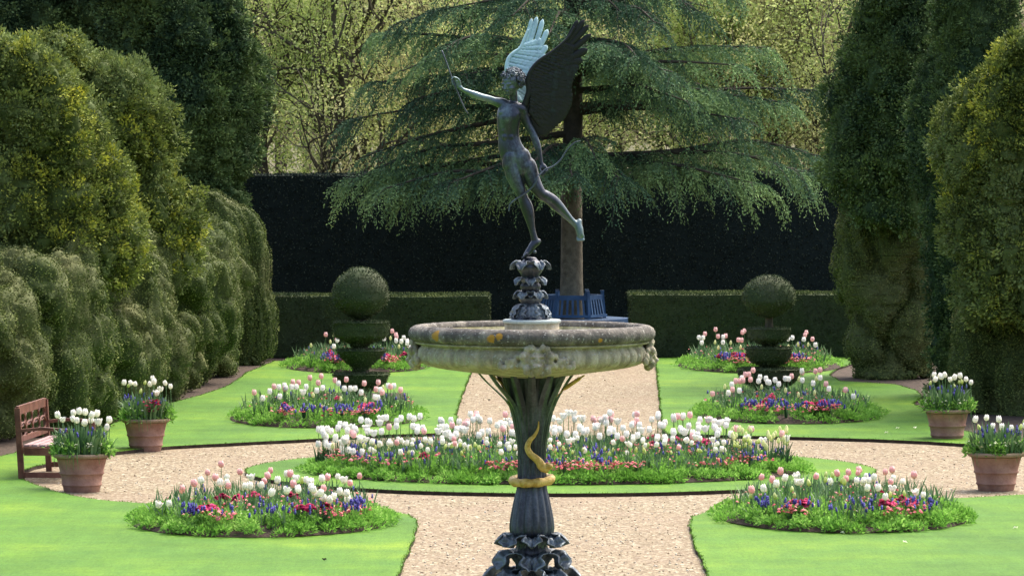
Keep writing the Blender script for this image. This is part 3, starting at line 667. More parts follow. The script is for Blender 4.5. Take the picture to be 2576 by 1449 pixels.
T_ = [("forked dark trunked spring tree right behind the hedge beside the tall left yew", 730, 99, [(-0.32, 1, 3.2, .15), (0.16, 1, 3.6, .17), (0.55, 1, 3.0, .10)], sp, 46000, .074, 21),
      ("small fresh green tree with a curved bare fork above the right hedge", 2045, 101, [(0.05, 1, 4.0, .11), (-0.25, 1, 3.4, .09)], sp, 46000, .074, 22),
      ("pale spring tree partly hidden by the left side of the cedar", 980, 104, [(0.1, 1, 3.4, .12), (-.2, 1, 3.0, .10)], sp, 46000, .076, 23),
      ("spring tree glimpsed through the left cedar branches beside the statue arm", 1190, 108, [(0.0, 1, 3.6, .13), (.3, 1, 3, .1)], ol, 42000, .080, 24),
      ("spring tree standing behind the cedar trunk", 1480, 110, [(0.1, 1, 3.6, .13), (-.25, 1, 3.2, .1)], ol, 40000, .080, 25),
      ("bright green tree glimpsed between the right cedar branches", 1720, 106, [(0.0, 1, 3.4, .12), (.25, 1, 3.2, .1)], sp, 46000, .076, 26),
      ("spring tree with a leaning limb beside the right yew crown", 2160, 104, [(-.45, 1, 3.2, .13), (.1, 1, 3.6, .12)], ol, 42000, .076, 27),
      ("tall olive tinted tree behind the top of the left yew", 560, 106, [(.1, 1, 3.8, .13), (-.2, 1, 3.2, .1)], ol, 40000, .080, 28),
      ("tall brownish twiggy tree behind the upper left cedar boughs", 880, 113, [(.05, 1, 4.2, .14), (.3, 1, 3.6, .1)], ol, 40000, .080, 29),
      ("tall tree with yellow leaves behind the upper right cedar boughs", 1900, 113, [(.05, 1, 4.2, .14), (-.3, 1, 3.6, .1)], sp, 42000, .080, 30)]
for lab, px_, d_, fk, lm, nl, sz, sd in T_:
    broad_tree(lab, X(px_, d_ + 4), d_ + 4, fk, lm, nl, sz, sd)
# far wood: one mass
r = np.random.default_rng(77)
def woodmass(y0, y1, n, sz, z1, seed, m_, thr, name="woodland"):
    r = np.random.default_rng(seed)
    P = np.stack([r.uniform(-16, 16, n), r.uniform(y0, y1, n), z1 * r.random(n) ** 1.0], 1)
    dn = noise(P * np.array((0.55, 0.2, 0.55))) + 0.5 * noise(P * np.array((1.6, .3, 1.6))); P = P[dn > thr]; n = len(P)
    D = nrm(r.normal(size=(n, 3))); S = nrm(np.cross(D, r.normal(size=(n, 3))))
    V, F = leaf_quads(P, D, S, sz * (.6 + .8 * r.random(n)), sz * .7 * (.6 + .6 * r.random(n)))
    A = np.clip(.55 * r.random(n) + .45 * np.clip(.5 + noise(P * 0.8), 0, 1), 0, 1)
    return V, F, np.repeat(A, 4)
a = woodmass(118, 135, 90000, 0.12, 11, 5, None, -0.20); 
o = mesh("woodland", a[0], a[1], ol, att=a[2]); tag(o, "mass of far spring woodland glimpsed behind the trees", "woodland", kind="stuff")
tw = MB()
for i in range(60):
    x = r.uniform(-15, 15); y = r.uniform(116, 138); lean = r.normal() * 0.8
    tw.tube(spline([(x, y, 0), (x + lean * .3, y, 4), (x + lean, y, 8), (x + lean * 1.6 + r.normal(), y, 13)], 8), np.linspace(.05 + .14 * r.random(), .03, 8), 6, False)
o = tw.build("woodland_trunks", M['bark']); tag(o, "thin bare trunks deep in the far wood", "woodland", kind="stuff")

# ------------------------------------------------------------------ metals, stone, wood
def bronze(name, base, patina, amount, scale=5, rough=0.42, zdir=True, metal=0.25, legs=False):
    m, nt, b = mat(name); v = objc(nt)
    mp = N(nt, "ShaderNodeMapping"); mp.inputs["Scale"].default_value = (1, 1, 0.35); nt.links.new(v, mp.inputs[0])
    f1 = nz(nt, mp.outputs[0], scale, 6, 0.65); f2 = nz(nt, v, scale * 7, 4, 0.7)
    g = nt.nodes.new("ShaderNodeMath"); g.operation = 'ADD'; nt.links.new(f1, g.inputs[0])
    g2_ = N(nt, "ShaderNodeMath", operation='MULTIPLY'); g2_.inputs[1].default_value = 0.35; nt.links.new(f2, g2_.inputs[0]); nt.links.new(g2_.outputs[0], g.inputs[1])
    lo = 0.95 - amount
    k = ramp(nt, g.outputs[0], [(lo - 0.14, (0, 0, 0)), (lo + 0.14, (1, 1, 1))])
    c = mix(nt, k, base, patina)
    if legs:      # verdigris has taken hold on the outstretched arm and the kicked-back leg
        sx = N(nt, "ShaderNodeSeparateXYZ"); nt.links.new(v, sx.inputs[0]); ab = N(nt, "ShaderNodeMath", operation='ABSOLUTE'); nt.links.new(sx.outputs[0], ab.inputs[0])
        ad = N(nt, "ShaderNodeMath", operation='ADD'); nt.links.new(ab.outputs[0], ad.inputs[0]); n4 = N(nt, "ShaderNodeMath", operation='MULTIPLY'); n4.inputs[1].default_value = .16; nt.links.new(f1, n4.inputs[0]); nt.links.new(n4.outputs[0], ad.inputs[1])
        c = mix(nt, ramp(nt, ad.outputs[0], [(.24, (0, 0, 0)), (.50, (.6, .6, .6))]), c, (0.22, 0.32, 0.33))
    nt.links.new(c, b.inputs["Base Color"])
    b.inputs["Metallic"].default_value = metal; b.inputs["Specular IOR Level"].default_value = 0.5
    rr = ramp(nt, f1, [(0.3, (rough - .1,) * 3), (0.7, (rough + .2,) * 3)]); nt.links.new(rr, b.inputs["Roughness"])
    nt.links.new(bump(nt, f2, 0.25, 0.01), b.inputs["Normal"]); return m
M['bronze'] = bronze('bronze_statue', (0.040, 0.046, 0.062), (0.17, 0.23, 0.26), 0.14, rough=0.34, metal=0.7, legs=True)
M['bronze_plain'] = bronze('bronze_plain', (0.07, 0.085, 0.11), (0.18, 0.25, 0.27), 0.12, metal=.6)
M['bronze_wing'] = bronze('bronze_dark_wing', (0.006, 0.008, 0.011), (0.03, 0.06, 0.07), 0.04, 4, 0.6, metal=.1)  # near-black base puts the shade on this wing into its colour
M['verdigris'] = bronze('verdigris_wing', (0.15, 0.26, 0.31), (0.42, 0.63, 0.66), 0.40, 5, 0.6, metal=0.0)  # turquoise patina, paled further so the wing's lit look is in its colour
M['plate'] = bronze('weathered_plate', (0.20, 0.23, 0.23), (0.34, 0.42, 0.42), 0.35, 8, 0.6, metal=0.0)
M['bronze_col'] = bronze('bronze_column', (0.030, 0.034, 0.050), (0.12, 0.14, 0.185), 0.2, 7, 0.40, metal=.5)
M['bronze_leaf'] = bronze('bronze_leaf', (0.060, 0.072, 0.090), (0.22, 0.27, 0.31), 0.26, 9, 0.42, metal=.5)
M['gold'] = plain('gilded_snake', (0.42, 0.26, 0.045), (0.66, 0.47, 0.14), 18, 0.45, 0.5, 0.35, 90, 0.5, thr=(0.4, 0.6))
def stone_mat(name, cols, lichen=True, spots=None):
    m, nt, b = mat(name); v = objc(nt)
    c = ramp(nt, nz(nt, v, 7, 6, 0.7), [(0.3, cols[0]), (0.5, cols[1]), (0.72, cols[2])])
    mp = N(nt, "ShaderNodeMapping"); mp.inputs["Scale"].default_value = (5, 5, 0.7); nt.links.new(v, mp.inputs[0])
    c = mix(nt, 0.55, c, ramp(nt, nz(nt, mp.outputs[0], 3, 5, 0.7), [(0.35, (0.42, 0.42, 0.42)), (0.62, (1.15, 1.15, 1.12))]), 'MULTIPLY')
    sp_ = ramp(nt, nz(nt, v, 42, 3, 0.6), [(0.60, (0, 0, 0)), (0.66, (1, 1, 1))]); c = mix(nt, mix(nt, 0.6, (0, 0, 0), sp_), c, (0.55, 0.55, 0.50))
    if lichen:
        li = N(nt, "ShaderNodeTexVoronoi", Scale=3.1); nt.links.new(v, li.inputs["Vector"])
        nn = N(nt, "ShaderNodeMath", operation='ADD'); nt.links.new(li.outputs["Distance"], nn.inputs[0])
        n3 = N(nt, "ShaderNodeMath", operation='MULTIPLY'); n3.inputs[1].default_value = 0.35; nt.links.new(nz(nt, v, 22, 3), n3.inputs[0]); nt.links.new(n3.outputs[0], nn.inputs[1])
        k = ramp(nt, nn.outputs[0], [(0.27, (1, 1, 1)), (0.30, (0, 0, 0))]); c = mix(nt, k, c, (0.50, 0.27, 0.02))
    for (pc, pr_) in (spots or []):
        d_ = N(nt, "ShaderNodeVectorMath", operation='DISTANCE'); nt.links.new(v, d_.inputs[0]); d_.inputs[1].default_value = pc
        a_ = N(nt, "ShaderNodeMath", operation='ADD'); nt.links.new(d_.outputs["Value"], a_.inputs[0]); m4 = N(nt, "ShaderNodeMath", operation='MULTIPLY'); m4.inputs[1].default_value = pr_ * 1.3; nt.links.new(nz(nt, v, 24, 4, .7), m4.inputs[0]); nt.links.new(m4.outputs[0], a_.inputs[1])
        c = mix(nt, ramp(nt, a_.outputs[0], [(pr_ * 1.35, (.9, .9, .9)), (pr_ * 1.55, (0, 0, 0))]), c, (0.46, 0.24, 0.02))
    nt.links.new(c, b.inputs["Base Color"]); b.inputs["Roughness"].default_value = 0.9
    nt.links.new(bump(nt, nz(nt, v, 35, 6, 0.7), 0.7, 0.02), b.inputs["Normal"]); return m
M['stone'] = stone_mat('stone_carved', [(0.20, 0.175, 0.115), (0.40, 0.36, 0.26), (0.58, 0.54, 0.43)], False)
M['stone_in'] = stone_mat('stone_mossy_bowl', [(0.16, 0.15, 0.05), (0.50, 0.47, 0.26), (0.72, 0.69, 0.52)], False)
M['terracotta'] = plain('terracotta', (0.22, 0.105, 0.075), (0.40, 0.235, 0.175), 5, 0.85, 0.35, thr=(0.3, 0.7), bscale=40)
M['terra_rim'] = plain('terracotta_mossy_rim', (0.20, 0.15, 0.085), (0.36, 0.25, 0.17), 9, 0.9, 0.4, bscale=40)
M['redwood'] = plain('stained_red_wood', (0.085, 0.028, 0.018), (0.185, 0.078, 0.052), 6, 0.5, 0.25, bscale=60)
M['palewood'] = plain('bleached_slat', (0.27, 0.17, 0.17), (0.40, 0.29, 0.29), 8, 0.6, 0.2)
M['blue'] = plain('blue_paint', (0.022, 0.065, 0.15), (0.055, 0.13, 0.25), 4, 0.45, 0.2)
FD = 36.6; FX = float(W(1338, 800, FD)[0]); U = FPX / FD
def fz(py): return float(W(1338, py, FD)[2])
M['stone_dark'] = stone_mat('stone_weathered_rim', [(0.050, 0.046, 0.042), (0.120, 0.110, 0.098), (0.30, 0.28, 0.23)], False, [((-.711, -.535, fz(837)), .055), ((-.30, -.835, fz(839)), .040), ((-.24, -.860, fz(834)), .034), ((.50, -.74, fz(846)), .026)])
def FP(px, py, dy=0.0): return W(px, py, FD) + np.array((0, dy, 0))
def sphere(c, r, n=10, m_=8, rot=None):
    r = np.asarray(r if not np.isscalar(r) else (r, r, r), float); V = []; F = []
    for i in range(m_ + 1):
        a = math.pi * i / m_
        for j in range(n): b = 2 * math.pi * j / n; V.append((math.sin(a) * math.cos(b), math.sin(a) * math.sin(b), math.cos(a)))
    V = np.array(V) * r
    if rot is not None: V = V @ np.asarray(rot).T
    F = [(i * n + j, (i + 1) * n + j, (i + 1) * n + (j + 1) % n, i * n + (j + 1) % n) for i in range(m_) for j in range(n)]
    return V + np.asarray(c, float), F
def remesh(name, mb, material, parent, voxel=0.008, smooth_it=4, local=None, fac=0.6):
    o = mb.build("tmp", material)
    a = o.modifiers.new("r", 'REMESH'); a.mode = 'VOXEL'; a.voxel_size = voxel
    s = o.modifiers.new("s", 'SMOOTH'); s.factor = fac; s.iterations = smooth_it
    dg = bpy.context.evaluated_depsgraph_get(); e = o.evaluated_get(dg); me = bpy.data.meshes.new_from_object(e)
    old = o.data; bpy.data.objects.remove(o); bpy.data.meshes.remove(old)
    if local is not None: me.transform(Matrix.Translation([-float(c) for c in local]))
    me.name = name; me.polygons.foreach_set("use_smooth", np.ones(len(me.polygons), dtype=bool))
    if not me.materials: me.materials.append(material)
    ob = bpy.data.objects.new(name, me); COL.objects.link(ob)
    if parent is not None: ob.parent = parent
    return ob

def acanthus(mb, c, ang, path, width, lobes=5, curl=0.35, thick=0.008, twist=0):
    """curled lobed leaf: path = (radial, z) centre line; c = axis point"""
    k = 22; m_ = 13; C = spline(path, k); L = np.linspace(0, 1, k)
    T = nrm(np.gradient(C, axis=0)); er = np.array((math.cos(ang), math.sin(ang), 0)); et = np.array((-math.sin(ang), math.cos(ang), 0)); ez = np.array((0, 0, 1.0))
    V = []
    for i in range(k):
        u = L[i]; w = width * float(np.interp(u, [0, .3, .6, .86, 1], [.42, .8, 1.0, .78, .16]))
        w *= 1 + 0.26 * math.cos(u * lobes * 2 * math.pi)
        nn = np.array((-T[i][1], T[i][0])) * -1      # outward normal in (r,z)
        for j in range(m_):
            v = j / (m_ - 1) * 2 - 1
            rib = 0.05 * math.cos(v * 3.5 * math.pi) * width + curl * width * (-(v * v)) * (0.3 + u)
            p = C[i] - nn * (-rib)
            V.append(np.asarray(c, float) + er * p[0] + ez * (p[1] - abs(v) * w * 0.12) + et * (v * w * .5))
    V = np.array(V); Fq = np.array([(i * m_ + j, i * m_ + j + 1, (i + 1) * m_ + j + 1, (i + 1) * m_ + j) for i in range(k - 1) for j in range(m_ - 1)])
    n0 = len(V); nn = vnormals(V, Fq)
    F = [tuple(q) for q in Fq] + [tuple(q[::-1] + n0) for q in Fq]
    bd = [i * m_ for i in range(k)] + [(k - 1) * m_ + j for j in range(1, m_)] + [i * m_ + m_ - 1 for i in range(k - 2, -1, -1)] + [j for j in range(m_ - 2, 0, -1)]
    F += [(bd[i], bd[(i + 1) % len(bd)], bd[(i + 1) % len(bd)] + n0, bd[i] + n0) for i in range(len(bd))]
    mb.add(np.concatenate([V, V - nn * thick]), F)

# ------------------------------------------------------------------ fountain
fo = empty("fountain", (FX, FD, 0), "tall fountain with a carved stone basin on a dark bronze reed column", "fountain")
def P2(L): return [((hw) / U, fz(py)) for hw, py in L]
quat = lambda amp: (lambda th, i, z: 1 + amp * np.cos(4 * (th - math.pi / 2)))
# rim
rim_prof = P2([(284, 858), (293, 856), (300, 851), (304, 843), (304, 834), (299, 825), (290, 819), (279, 817), (271, 819), (267, 824), (266, 831)])
def rimf(th, i, z): return 1 + 0.018 * np.cos(4 * th + math.pi * 0) + 0.006 * np.cos(8 * th) + 0.0035 * np.sin(np.round(th * 56 / 6.283) * 7.1) * 0
zc = fz(845)
V, F = lathe(rim_prof, 160, fr=rimf)
# shallow joints scored across the roll of the rim
th = np.arctan2(V[:, 1], V[:, 0]); g = np.abs(((th * 44 / (2 * math.pi)) % 1) - 0.5); dent = np.where(g < 0.10, -0.012, 0.0)
V[:, 0] *= 1 + dent; V[:, 1] *= 1 + dent
F = F[:-2]
o = mesh("rim", V, F, M['stone_dark'], fo, True)
# inside of the bowl and its central drum
o = MB(); V, F = lathe(P2([(263, 832), (262, 838), (240, 852), (190, 866), (110, 874), (60, 876)]), 96, fr=rimf); o.add(V, F[:-2][:]); o.add(*lathe([(60 / U, fz(876)), (2 / U, fz(876.5))], 40)); 
o.build("bowl", M['stone_in'], fo, True)
MB().lathe(P2([(69, 880), (69, 813), (66, 811), (2, 811)]), 48).build("drum", M['stone'], fo, True)
MB().lathe(P2([(71, 812.5), (73.5, 810), (73.5, 806), (71, 803.5), (2, 803)]), 48).build("bronze_plate", M['plate'], fo, True)
# gadrooned band and underside
def gad(th, i, z):
    q = 1 + 0.018 * np.cos(4 * th)
    if 2 <= i <= 9: q = q * (1 + 0.020 * (np.abs(np.cos(th * 24)) - 0.5) * min(1, (i - 1) / 3.0))
    return q
bprof = P2([(283, 860), (274, 865), (274, 872), (279, 879), (282, 887), (282, 896), (278, 906), (268, 914), (252, 920), (224, 926), (180, 932), (120, 940), (75, 948)])
bprof = [tuple(p) for p in spline(bprof, 30)]
def gad2(th, i, z):
    w = np.clip((fz(868) - z) / 0.02, 0, 1) * np.clip((z - fz(922)) / 0.03, 0, 1)
    return 1 + 0.018 * np.cos(4 * th) + 0.022 * (np.abs(np.cos(th * 22)) ** 0.7 - 0.5) * w
MB().lathe(bprof, 528, fr=gad2).build("gadrooned_band", M['stone'], fo, True)
MB().lathe(P2([(284, 857), (288, 859), (288, 862), (281, 865), (268, 865)]), 160, fr=rimf).build("moulding", M['stone'], fo, True)
# carved lion-like masks at the four swells
def mask(ang):
    mb = MB(); rr = random.Random(5)
    c0 = 0.862
    def at(t, z, r, sc): # t tangential metres, z metres rel. to the band centre
        p = np.array((math.cos(ang) * (c0 + r) - math.sin(ang) * t, math.sin(ang) * (c0 + r) + math.cos(ang) * t, fz(893) + z))
        rot = np.array([(math.cos(ang), -math.sin(ang), 0), (math.sin(ang), math.cos(ang), 0), (0, 0, 1)])
        mb.add(*sphere(p, sc, 10, 8, rot))
    at(0, 0.0, 0, (.06, .07, .085)); at(0, -.045, .035, (.045, .045, .05)); at(0, .0, .055, (.022, .016, .040))
    for s in (-1, 1):
        at(s * .030, .030, .050, (.018, .024, .011)); at(s * .032, -.012, .045, (.020, .024, .024)); at(s * .018, -.040, .072, (.018, .020, .016))
        at(s * .085, .045, .015, (.03, .030, .030))
        for k in range(9):
            a = -1.35 + k * 0.34; at(s * (.088 + .02 * (k % 2)) * math.cos(a * .8), .095 * math.sin(a), .005 + .012 * (k % 3), (.026, .024 + .008 * rr.random(), .030))
        for k in range(7):
            at(s * (.11 + k * .026), .030 - .013 * k + .018 * math.sin(k * 2.2), -0.008 - .006 * k, (.022, .022, .022 + .012 * ((k + 1) % 2)))
            at(s * (.10 + k * .020), -.035 + .010 * math.sin(k * 2.9), -0.012 - .004 * k, (.020, .018, .024))
    at(0, -.075, .030, (.035, .030, .028)); at(0, -.098, .015, (.022, .020, .022)); at(0, .075, .015, (.03, .06, .02))
    mm = remesh("lion_mask", mb, M['stone'], fo, 0.0065, 2)
for a in (-math.pi / 2 + 0.04, 0.10, math.pi - 0.14, math.pi / 2): mask(a)
# reed column
def rib(n, amp): return lambda th, i, z: 1 + amp * (np.abs(np.cos(th * n / 2)) - 0.6)
cp = P2([(38, 1350), (50, 1342), (54, 1330), (53, 1310), (49, 1285), (43, 1255), (37, 1230), (35, 1205), (34, 1180), (34, 1150), (36, 1115), (42, 1080), (49, 1045), (58, 1010), (66, 975), (72, 945), (74, 930)])
cp = [tuple(p) for p in spline(cp, 70)]
MB().lathe(cp, 112, fr=rib(14, 0.13)).build("reed_column", M['bronze_col'], fo, True)
bl = MB(); r = random.Random(4)
for k in range(14):
    a = k * 2 * math.pi / 14 + 0.22; out = (105 + 45 * r.random()); 
    rad = spline([(31, 1165), (34, 1110), (44, 1060), (60, 1015), (out * .8, 962), (out, 930)], 20)
    k2 = len(rad); wv = np.interp(np.linspace(0, 1, k2), [0, .2, .7, 1], [0.010, .030, .034, .022])
    V = []; er = np.array((math.cos(a), math.sin(a), 0)); et = np.array((-math.sin(a), math.cos(a), 0))
    for (hr, py), w_ in zip(rad, wv):
        for t_, dd in ((-1, 0), (0, 0.010), (1, 0), (0, -0.004)): V.append(er * (hr / U + dd) + et * t_ * w_ + np.array((0, 0, fz(py))))
    F = [(i * 4 + j, i * 4 + (j + 1) % 4, (i + 1) * 4 + (j + 1) % 4, (i + 1) * 4 + j) for i in range(k2 - 1) for j in range(4)] + [(3, 2, 1, 0), tuple((k2 - 1) * 4 + j for j in range(4))]
    bl.add(V, F)
bl.build("reed_blades", M['bronze_col'], fo, False)
for (ax, ay, bx_, by_, dy, rd) in ((1292, 945, 1303, 985, -0.14, .014), (1470, 942, 1418, 977, -0.09, .015), (1232, 935, 1262, 964, -0.05, .007)):
    q = MB(); a = FP(ax, ay, dy) - (FX, FD, 0); b = FP(bx_, by_, dy) - (FX, FD, 0)
    q.tube(np.array([a, a * .8 + b * .2, a * .78 + b * .22, a * .5 + b * .5, a * .1 + b * .9, b, b * 1.06 - a * .06]), [rd * .4, rd * .5, rd * .95, rd, rd, rd * .7, rd * .15], 10)
    q.tube(np.array([b, b + (b - a) * .9 + (0, .04, -.05)]), rd * .25, 6)
    q.build("gilded_bulrush", M['gold'], fo, True)
# snake
sn = MB()
s1 = [(1355, 1056, -.155), (1353, 1075, -.150), (1344, 1092, -.150), (1332, 1105, -.150), (1327, 1122, -.148), (1334, 1138, -.146), (1347, 1149, -.145), (1356, 1158, -.142), (1362, 1168, -.135), (1372, 1176, -.13), (1380, 1180, -.12)]
C = spline(s1, 50); P = np.array([FP(x, y, dy) for x, y, dy in C]) - (FX, FD, 0)
sn.tube(P, np.interp(np.linspace(0, 1, 50), [0, .12, .35, .7, .85, .93, 1], [.003, .010, .021, .030, .036, .028, .012]), 12)
sn.add(*sphere(FP(1378, 1170, -.135) - (FX, FD, 0), (.038, .030, .026), 14, 10))
th = np.linspace(0, 2 * math.pi * 1.02, 90); 
Pr = np.stack([(48 / U) * np.cos(th), (48 / U) * np.sin(th), fz(1207) + 0.014 * np.sin(th * 1 + .5) + 0 * th], 1)
sn.tube(Pr, .033 + .003 * np.sin(th * 9), 12)
sn.build("snake", M['gold'], fo, True)
# acanthus stem below
st = P2([(60, 1760), (60, 1700), (44, 1640), (38, 1560), (44, 1500), (52, 1470), (44, 1455), (34, 1440), (36, 1410), (44, 1390), (38, 1372), (34, 1360), (38, 1350)])
MB().lathe([tuple(p) for p in spline(st, 50)], 48, fr=rib(10, .08)).build("stem", M['bronze_col'], fo, True)
def leafring(name, n, ph, pth, w, lobes=5, curl=.35):
    pth = [(33 + (h - 33) * .70, y) for h, y in pth]; w *= .80
    for k in range(n):
        mb = MB(); acanthus(mb, (0, 0, 0), ph + k * 2 * math.pi / n, [(hr / U, fz(py)) for hr, py in pth], w, lobes, curl)
        mb.build(name, M['bronze_leaf'], fo, True)
leafring("acanthus_leaf", 4, 0.0, [(36, 1400), (38, 1372), (48, 1356), (66, 1352), (80, 1358), (90, 1374)], .20)
leafring("acanthus_leaf", 4, math.pi / 4, [(36, 1400), (40, 1376), (50, 1358), (66, 1353), (76, 1361), (80, 1374)], .24)
leafring("acanthus_leaf", 6, math.pi / 6, [(34, 1470), (40, 1432), (56, 1402), (76, 1396), (86, 1406), (84, 1424)], .25)
leafring("acanthus_leaf", 6, 0.0, [(40, 1520), (52, 1478), (70, 1452), (98, 1440), (118, 1448), (126, 1470)], .28)
leafring("acanthus_leaf", 6, math.pi / 6, [(36, 1500), (40, 1465), (48, 1442), (62, 1436), (72, 1443), (76, 1458)], .17)
MB().lathe([(.62, -.06), (.62, .06), (.50, .09), (.50, .16), (.30, .22), (.2, .26)], 40).build("foot", M['stone'], fo, True)

# ------------------------------------------------------------------ statue
SX, SY = FX, FD; SB = np.array((SX, SY, fz(803)))
stt = empty("winged_statue", SB, "dark bronze winged archer boy balanced on one foot on a leafy stem", "statue")
def Z1(x, y, dy=0): return FP(1081.3 + .3292 * x, 15.9 + .3292 * y, dy) - SB
def Z2(x, y, dy=0): return FP(1160.8 + .30184 * x, 397.5 + .30184 * y, dy) - SB
def limb(mb, pts, n=None, flat=None, rot=None):
    pts = [(p, r_ * (1.10 if r_ > .02 else 1.06)) for p, r_ in pts]
    """pts: (point, radius[, flatten y]) chain of overlapping balls"""
    A = np.array([list(p) + [r_] for p, r_ in pts]); L = np.sum(np.linalg.norm(np.diff(A[:, :3], axis=0), axis=1))
    n = n or max(6, int(L / 0.010)); C = spline(A, n)
    for c in C: mb.add(*sphere(c[:3], (c[3], c[3] * (flat or 1), c[3]), 14, 10))
px1 = .3292 / U   # metres per zoom-1 pixel
px2 = .30184 / U
bd = MB()
# torso, chest to hips (x-radius from the silhouette)
tor = [(612, 760, -.00, 78, .052), (608, 810, -.01, 88, .062), (604, 850, -.015, 88, .066), (600, 900, -.01, 82, .062), (600, 950, -.005, 78, .056), (604, 1000, 0, 78, .054), (612, 1050, .0, 86, .058), (630, 1100, .005, 100, .066), (648, 1140, .01, 108, .070), (655, 1180, .01, 100, .068)]
T = spline([tuple(Z1(x, y, dy)) + (rx * px1, ry) for x, y, dy, rx, ry in tor], 60)
for c in T: bd.add(*sphere(c[:3], (c[3] * 1.06, c[4] * 1.08, .030), 20, 10))
bd.add(*sphere(Z1(560, 830, -.035), (.036, .030, .030), 14, 10)); bd.add(*sphere(Z1(655, 845, -.035), (.038, .030, .030), 14, 10))   # chest
bd.add(*sphere(Z1(596, 1060, -.03), (.040, .030, .050), 14, 10))
for (ax_, ay_, rx_, rz_) in ((568, 905, .020, .024), (618, 905, .020, .024), (568, 950, .020, .022), (618, 950, .020, .022), (575, 1000, .021, .026), (618, 1000, .021, .026)): bd.add(*sphere(Z1(ax_, ay_, -.048), (rx_, .016, rz_), 12, 8))
for (ax_, ay_) in ((560, 815), (648, 830)): bd.add(*sphere(Z1(ax_, ay_, -.056), (.034, .016, .024), 14, 8))
limb(bd, [(Z1(585, 762, -.035), .011), (Z1(625, 778, -.045), .010), (Z1(690, 782, -.035), .012)])
limb(bd, [(Z1(590, 770, -.01), .038), (Z1(650, 775, -.01), .040), (Z1(700, 790, -.0), .040)])
bd.add(*sphere(Z1(722, 1150, .035), (.045, .050, .060), 16, 12))                                                     # seat
# neck
limb(bd, [(Z1(640, 780, 0), .040), (Z1(642, 740, 0), .029), (Z1(640, 700, -.005), .027), (Z1(635, 660, -.01), .030)])
# arm raised with the arrow
limb(bd, [(Z1(585, 765, 0), .040), (Z1(545, 742, 0), .036), (Z1(490, 726, 0), .028), (Z1(440, 706, -.01), .024), (Z1(410, 700, -.015), .024), (Z1(350, 680, -.02), .024), (Z1(290, 655, -.03), .018), (Z1(252, 638, -.035), .014), (Z1(232, 622, -.04), .016)])
hd = [Z1(228, 612, -.04), Z1(205, 585, -.045)]
bd.add(*sphere(Z1(216, 598, -.04), (.026, .015, .028), 14, 10))
for k, (p0, p1, p2, p3) in enumerate((((205, 578), (188, 552), (172, 548), (168, 560)), ((200, 590), (180, 572), (170, 568), (172, 582)), ((203, 603), (185, 596), (176, 590), (180, 604)), ((210, 614), (196, 612), (186, 606), (188, 618)))):
    limb(bd, [(Z1(*p0, -.050 + .008 * k), .0085), (Z1(*p1, -.054 + .008 * k), .0078), (Z1(*p2, -.060 + .007 * k), .0070), (Z1(*p3, -.070 + .006 * k), .006)])
limb(bd, [(Z1(232, 600, -.045), .009), (Z1(226, 570, -.055), .0085), (Z1(205, 550, -.062), .0075), (Z1(185, 545, -.066), .0065)])
# arm lowered with the bow
limb(bd, [(Z1(705, 795, .005), .040), (Z1(722, 850, .01), .034), (Z1(755, 920, .01), .029), (Z1(785, 970, .005), .026), (Z1(805, 1020, 0), .0265), (Z1(825, 1080, -.005), .024), (Z1(840, 1140, -.01), .018), (Z1(850, 1190, -.015), .0145), (Z1(856, 1212, -.015), .0165)])
bd.add(*sphere(Z1(868, 1235, -.015), (.026, .018, .030), 14, 10))
for k, (p0, p1, p2) in enumerate((((890, 1235), (898, 1255), (882, 1262)), ((886, 1250), (892, 1270), (874, 1276)), ((878, 1260), (882, 1282), (864, 1286)), ((866, 1266), (868, 1290), (852, 1290)))):
    limb(bd, [(Z1(*p0, -.022), .0085), (Z1(*p1, -.034), .0080), (Z1(*p2, -.044), .007)])
limb(bd, [(Z1(848, 1225, -.03), .009), (Z1(842, 1250, -.042), .0085), (Z1(852, 1268, -.048), .007)])
# standing leg
limb(bd, [(Z1(622, 1150, -.01), .060), (Z1(617, 1210, -.01), .058), (Z2(418, 60, -.01), .057), (Z2(432, 130, -.012), .056), (Z2(458, 200, -.014), .049), (Z2(485, 262, -.018), .040), (Z2(502, 305, -.018), .036), (Z2(518, 350, -.012), .037), (Z2(540, 400, -.006), .042), (Z2(556, 450, -.006), .040), (Z2(572, 520, -.010), .031), (Z2(588, 590, -.012), .023), (Z2(600, 640, -.012), .022), (Z2(610, 680, -.010), .024)])
limb(bd, [(Z2(640, 695, 0), .020), (Z2(625, 705, -.005), .024), (Z2(600, 722, -.01), .027), (Z2(572, 762, -.02), .023), (Z2(548, 795, -.03), .021), (Z2(532, 812, -.035), .016)], flat=1.25)
for k in range(5):
    dy = -.062 + .014 * k; limb(bd, [(Z2(545 + k, 798, dy), .0105), (Z2(524 + 2 * k, 818 + k, dy), .0090 - .0006 * k), (Z2(508 + 4 * k, 832 + k, dy), .0085 - .0007 * k)])
# leg kicked back
limb(bd, [(Z1(690, 1160, .01), .074), (Z1(715, 1230, .01), .071), (Z2(545, 75, .01), .067), (Z2(575, 150, .008), .060), (Z2(605, 215, .0), .051), (Z2(640, 268, -.005), .042), (Z2(665, 300, 0), .038), (Z2(705, 322, .02), .040), (Z2(760, 362, .05), .043), (Z2(810, 410, .07), .039), (Z2(860, 462, .09), .030), (Z2(905, 510, .105), .023), (Z2(938, 542, .115), .022), (Z2(962, 560, .12), .025)])
limb(bd, [(Z2(985, 532, .13), .019), (Z2(975, 560, .125), .026), (Z2(985, 600, .12), .027), (Z2(992, 640, .115), .024), (Z2(995, 662, .115), .018)], flat=1.2)
for k in range(5):
    limb(bd, [(Z2(972 + 11 * k, 652, .112), .0095), (Z2(968 + 13 * k, 676 + 2 * k, .108), .0085), (Z2(972 + 12 * k, 692 - 1.2 * k, .100), .0072)])
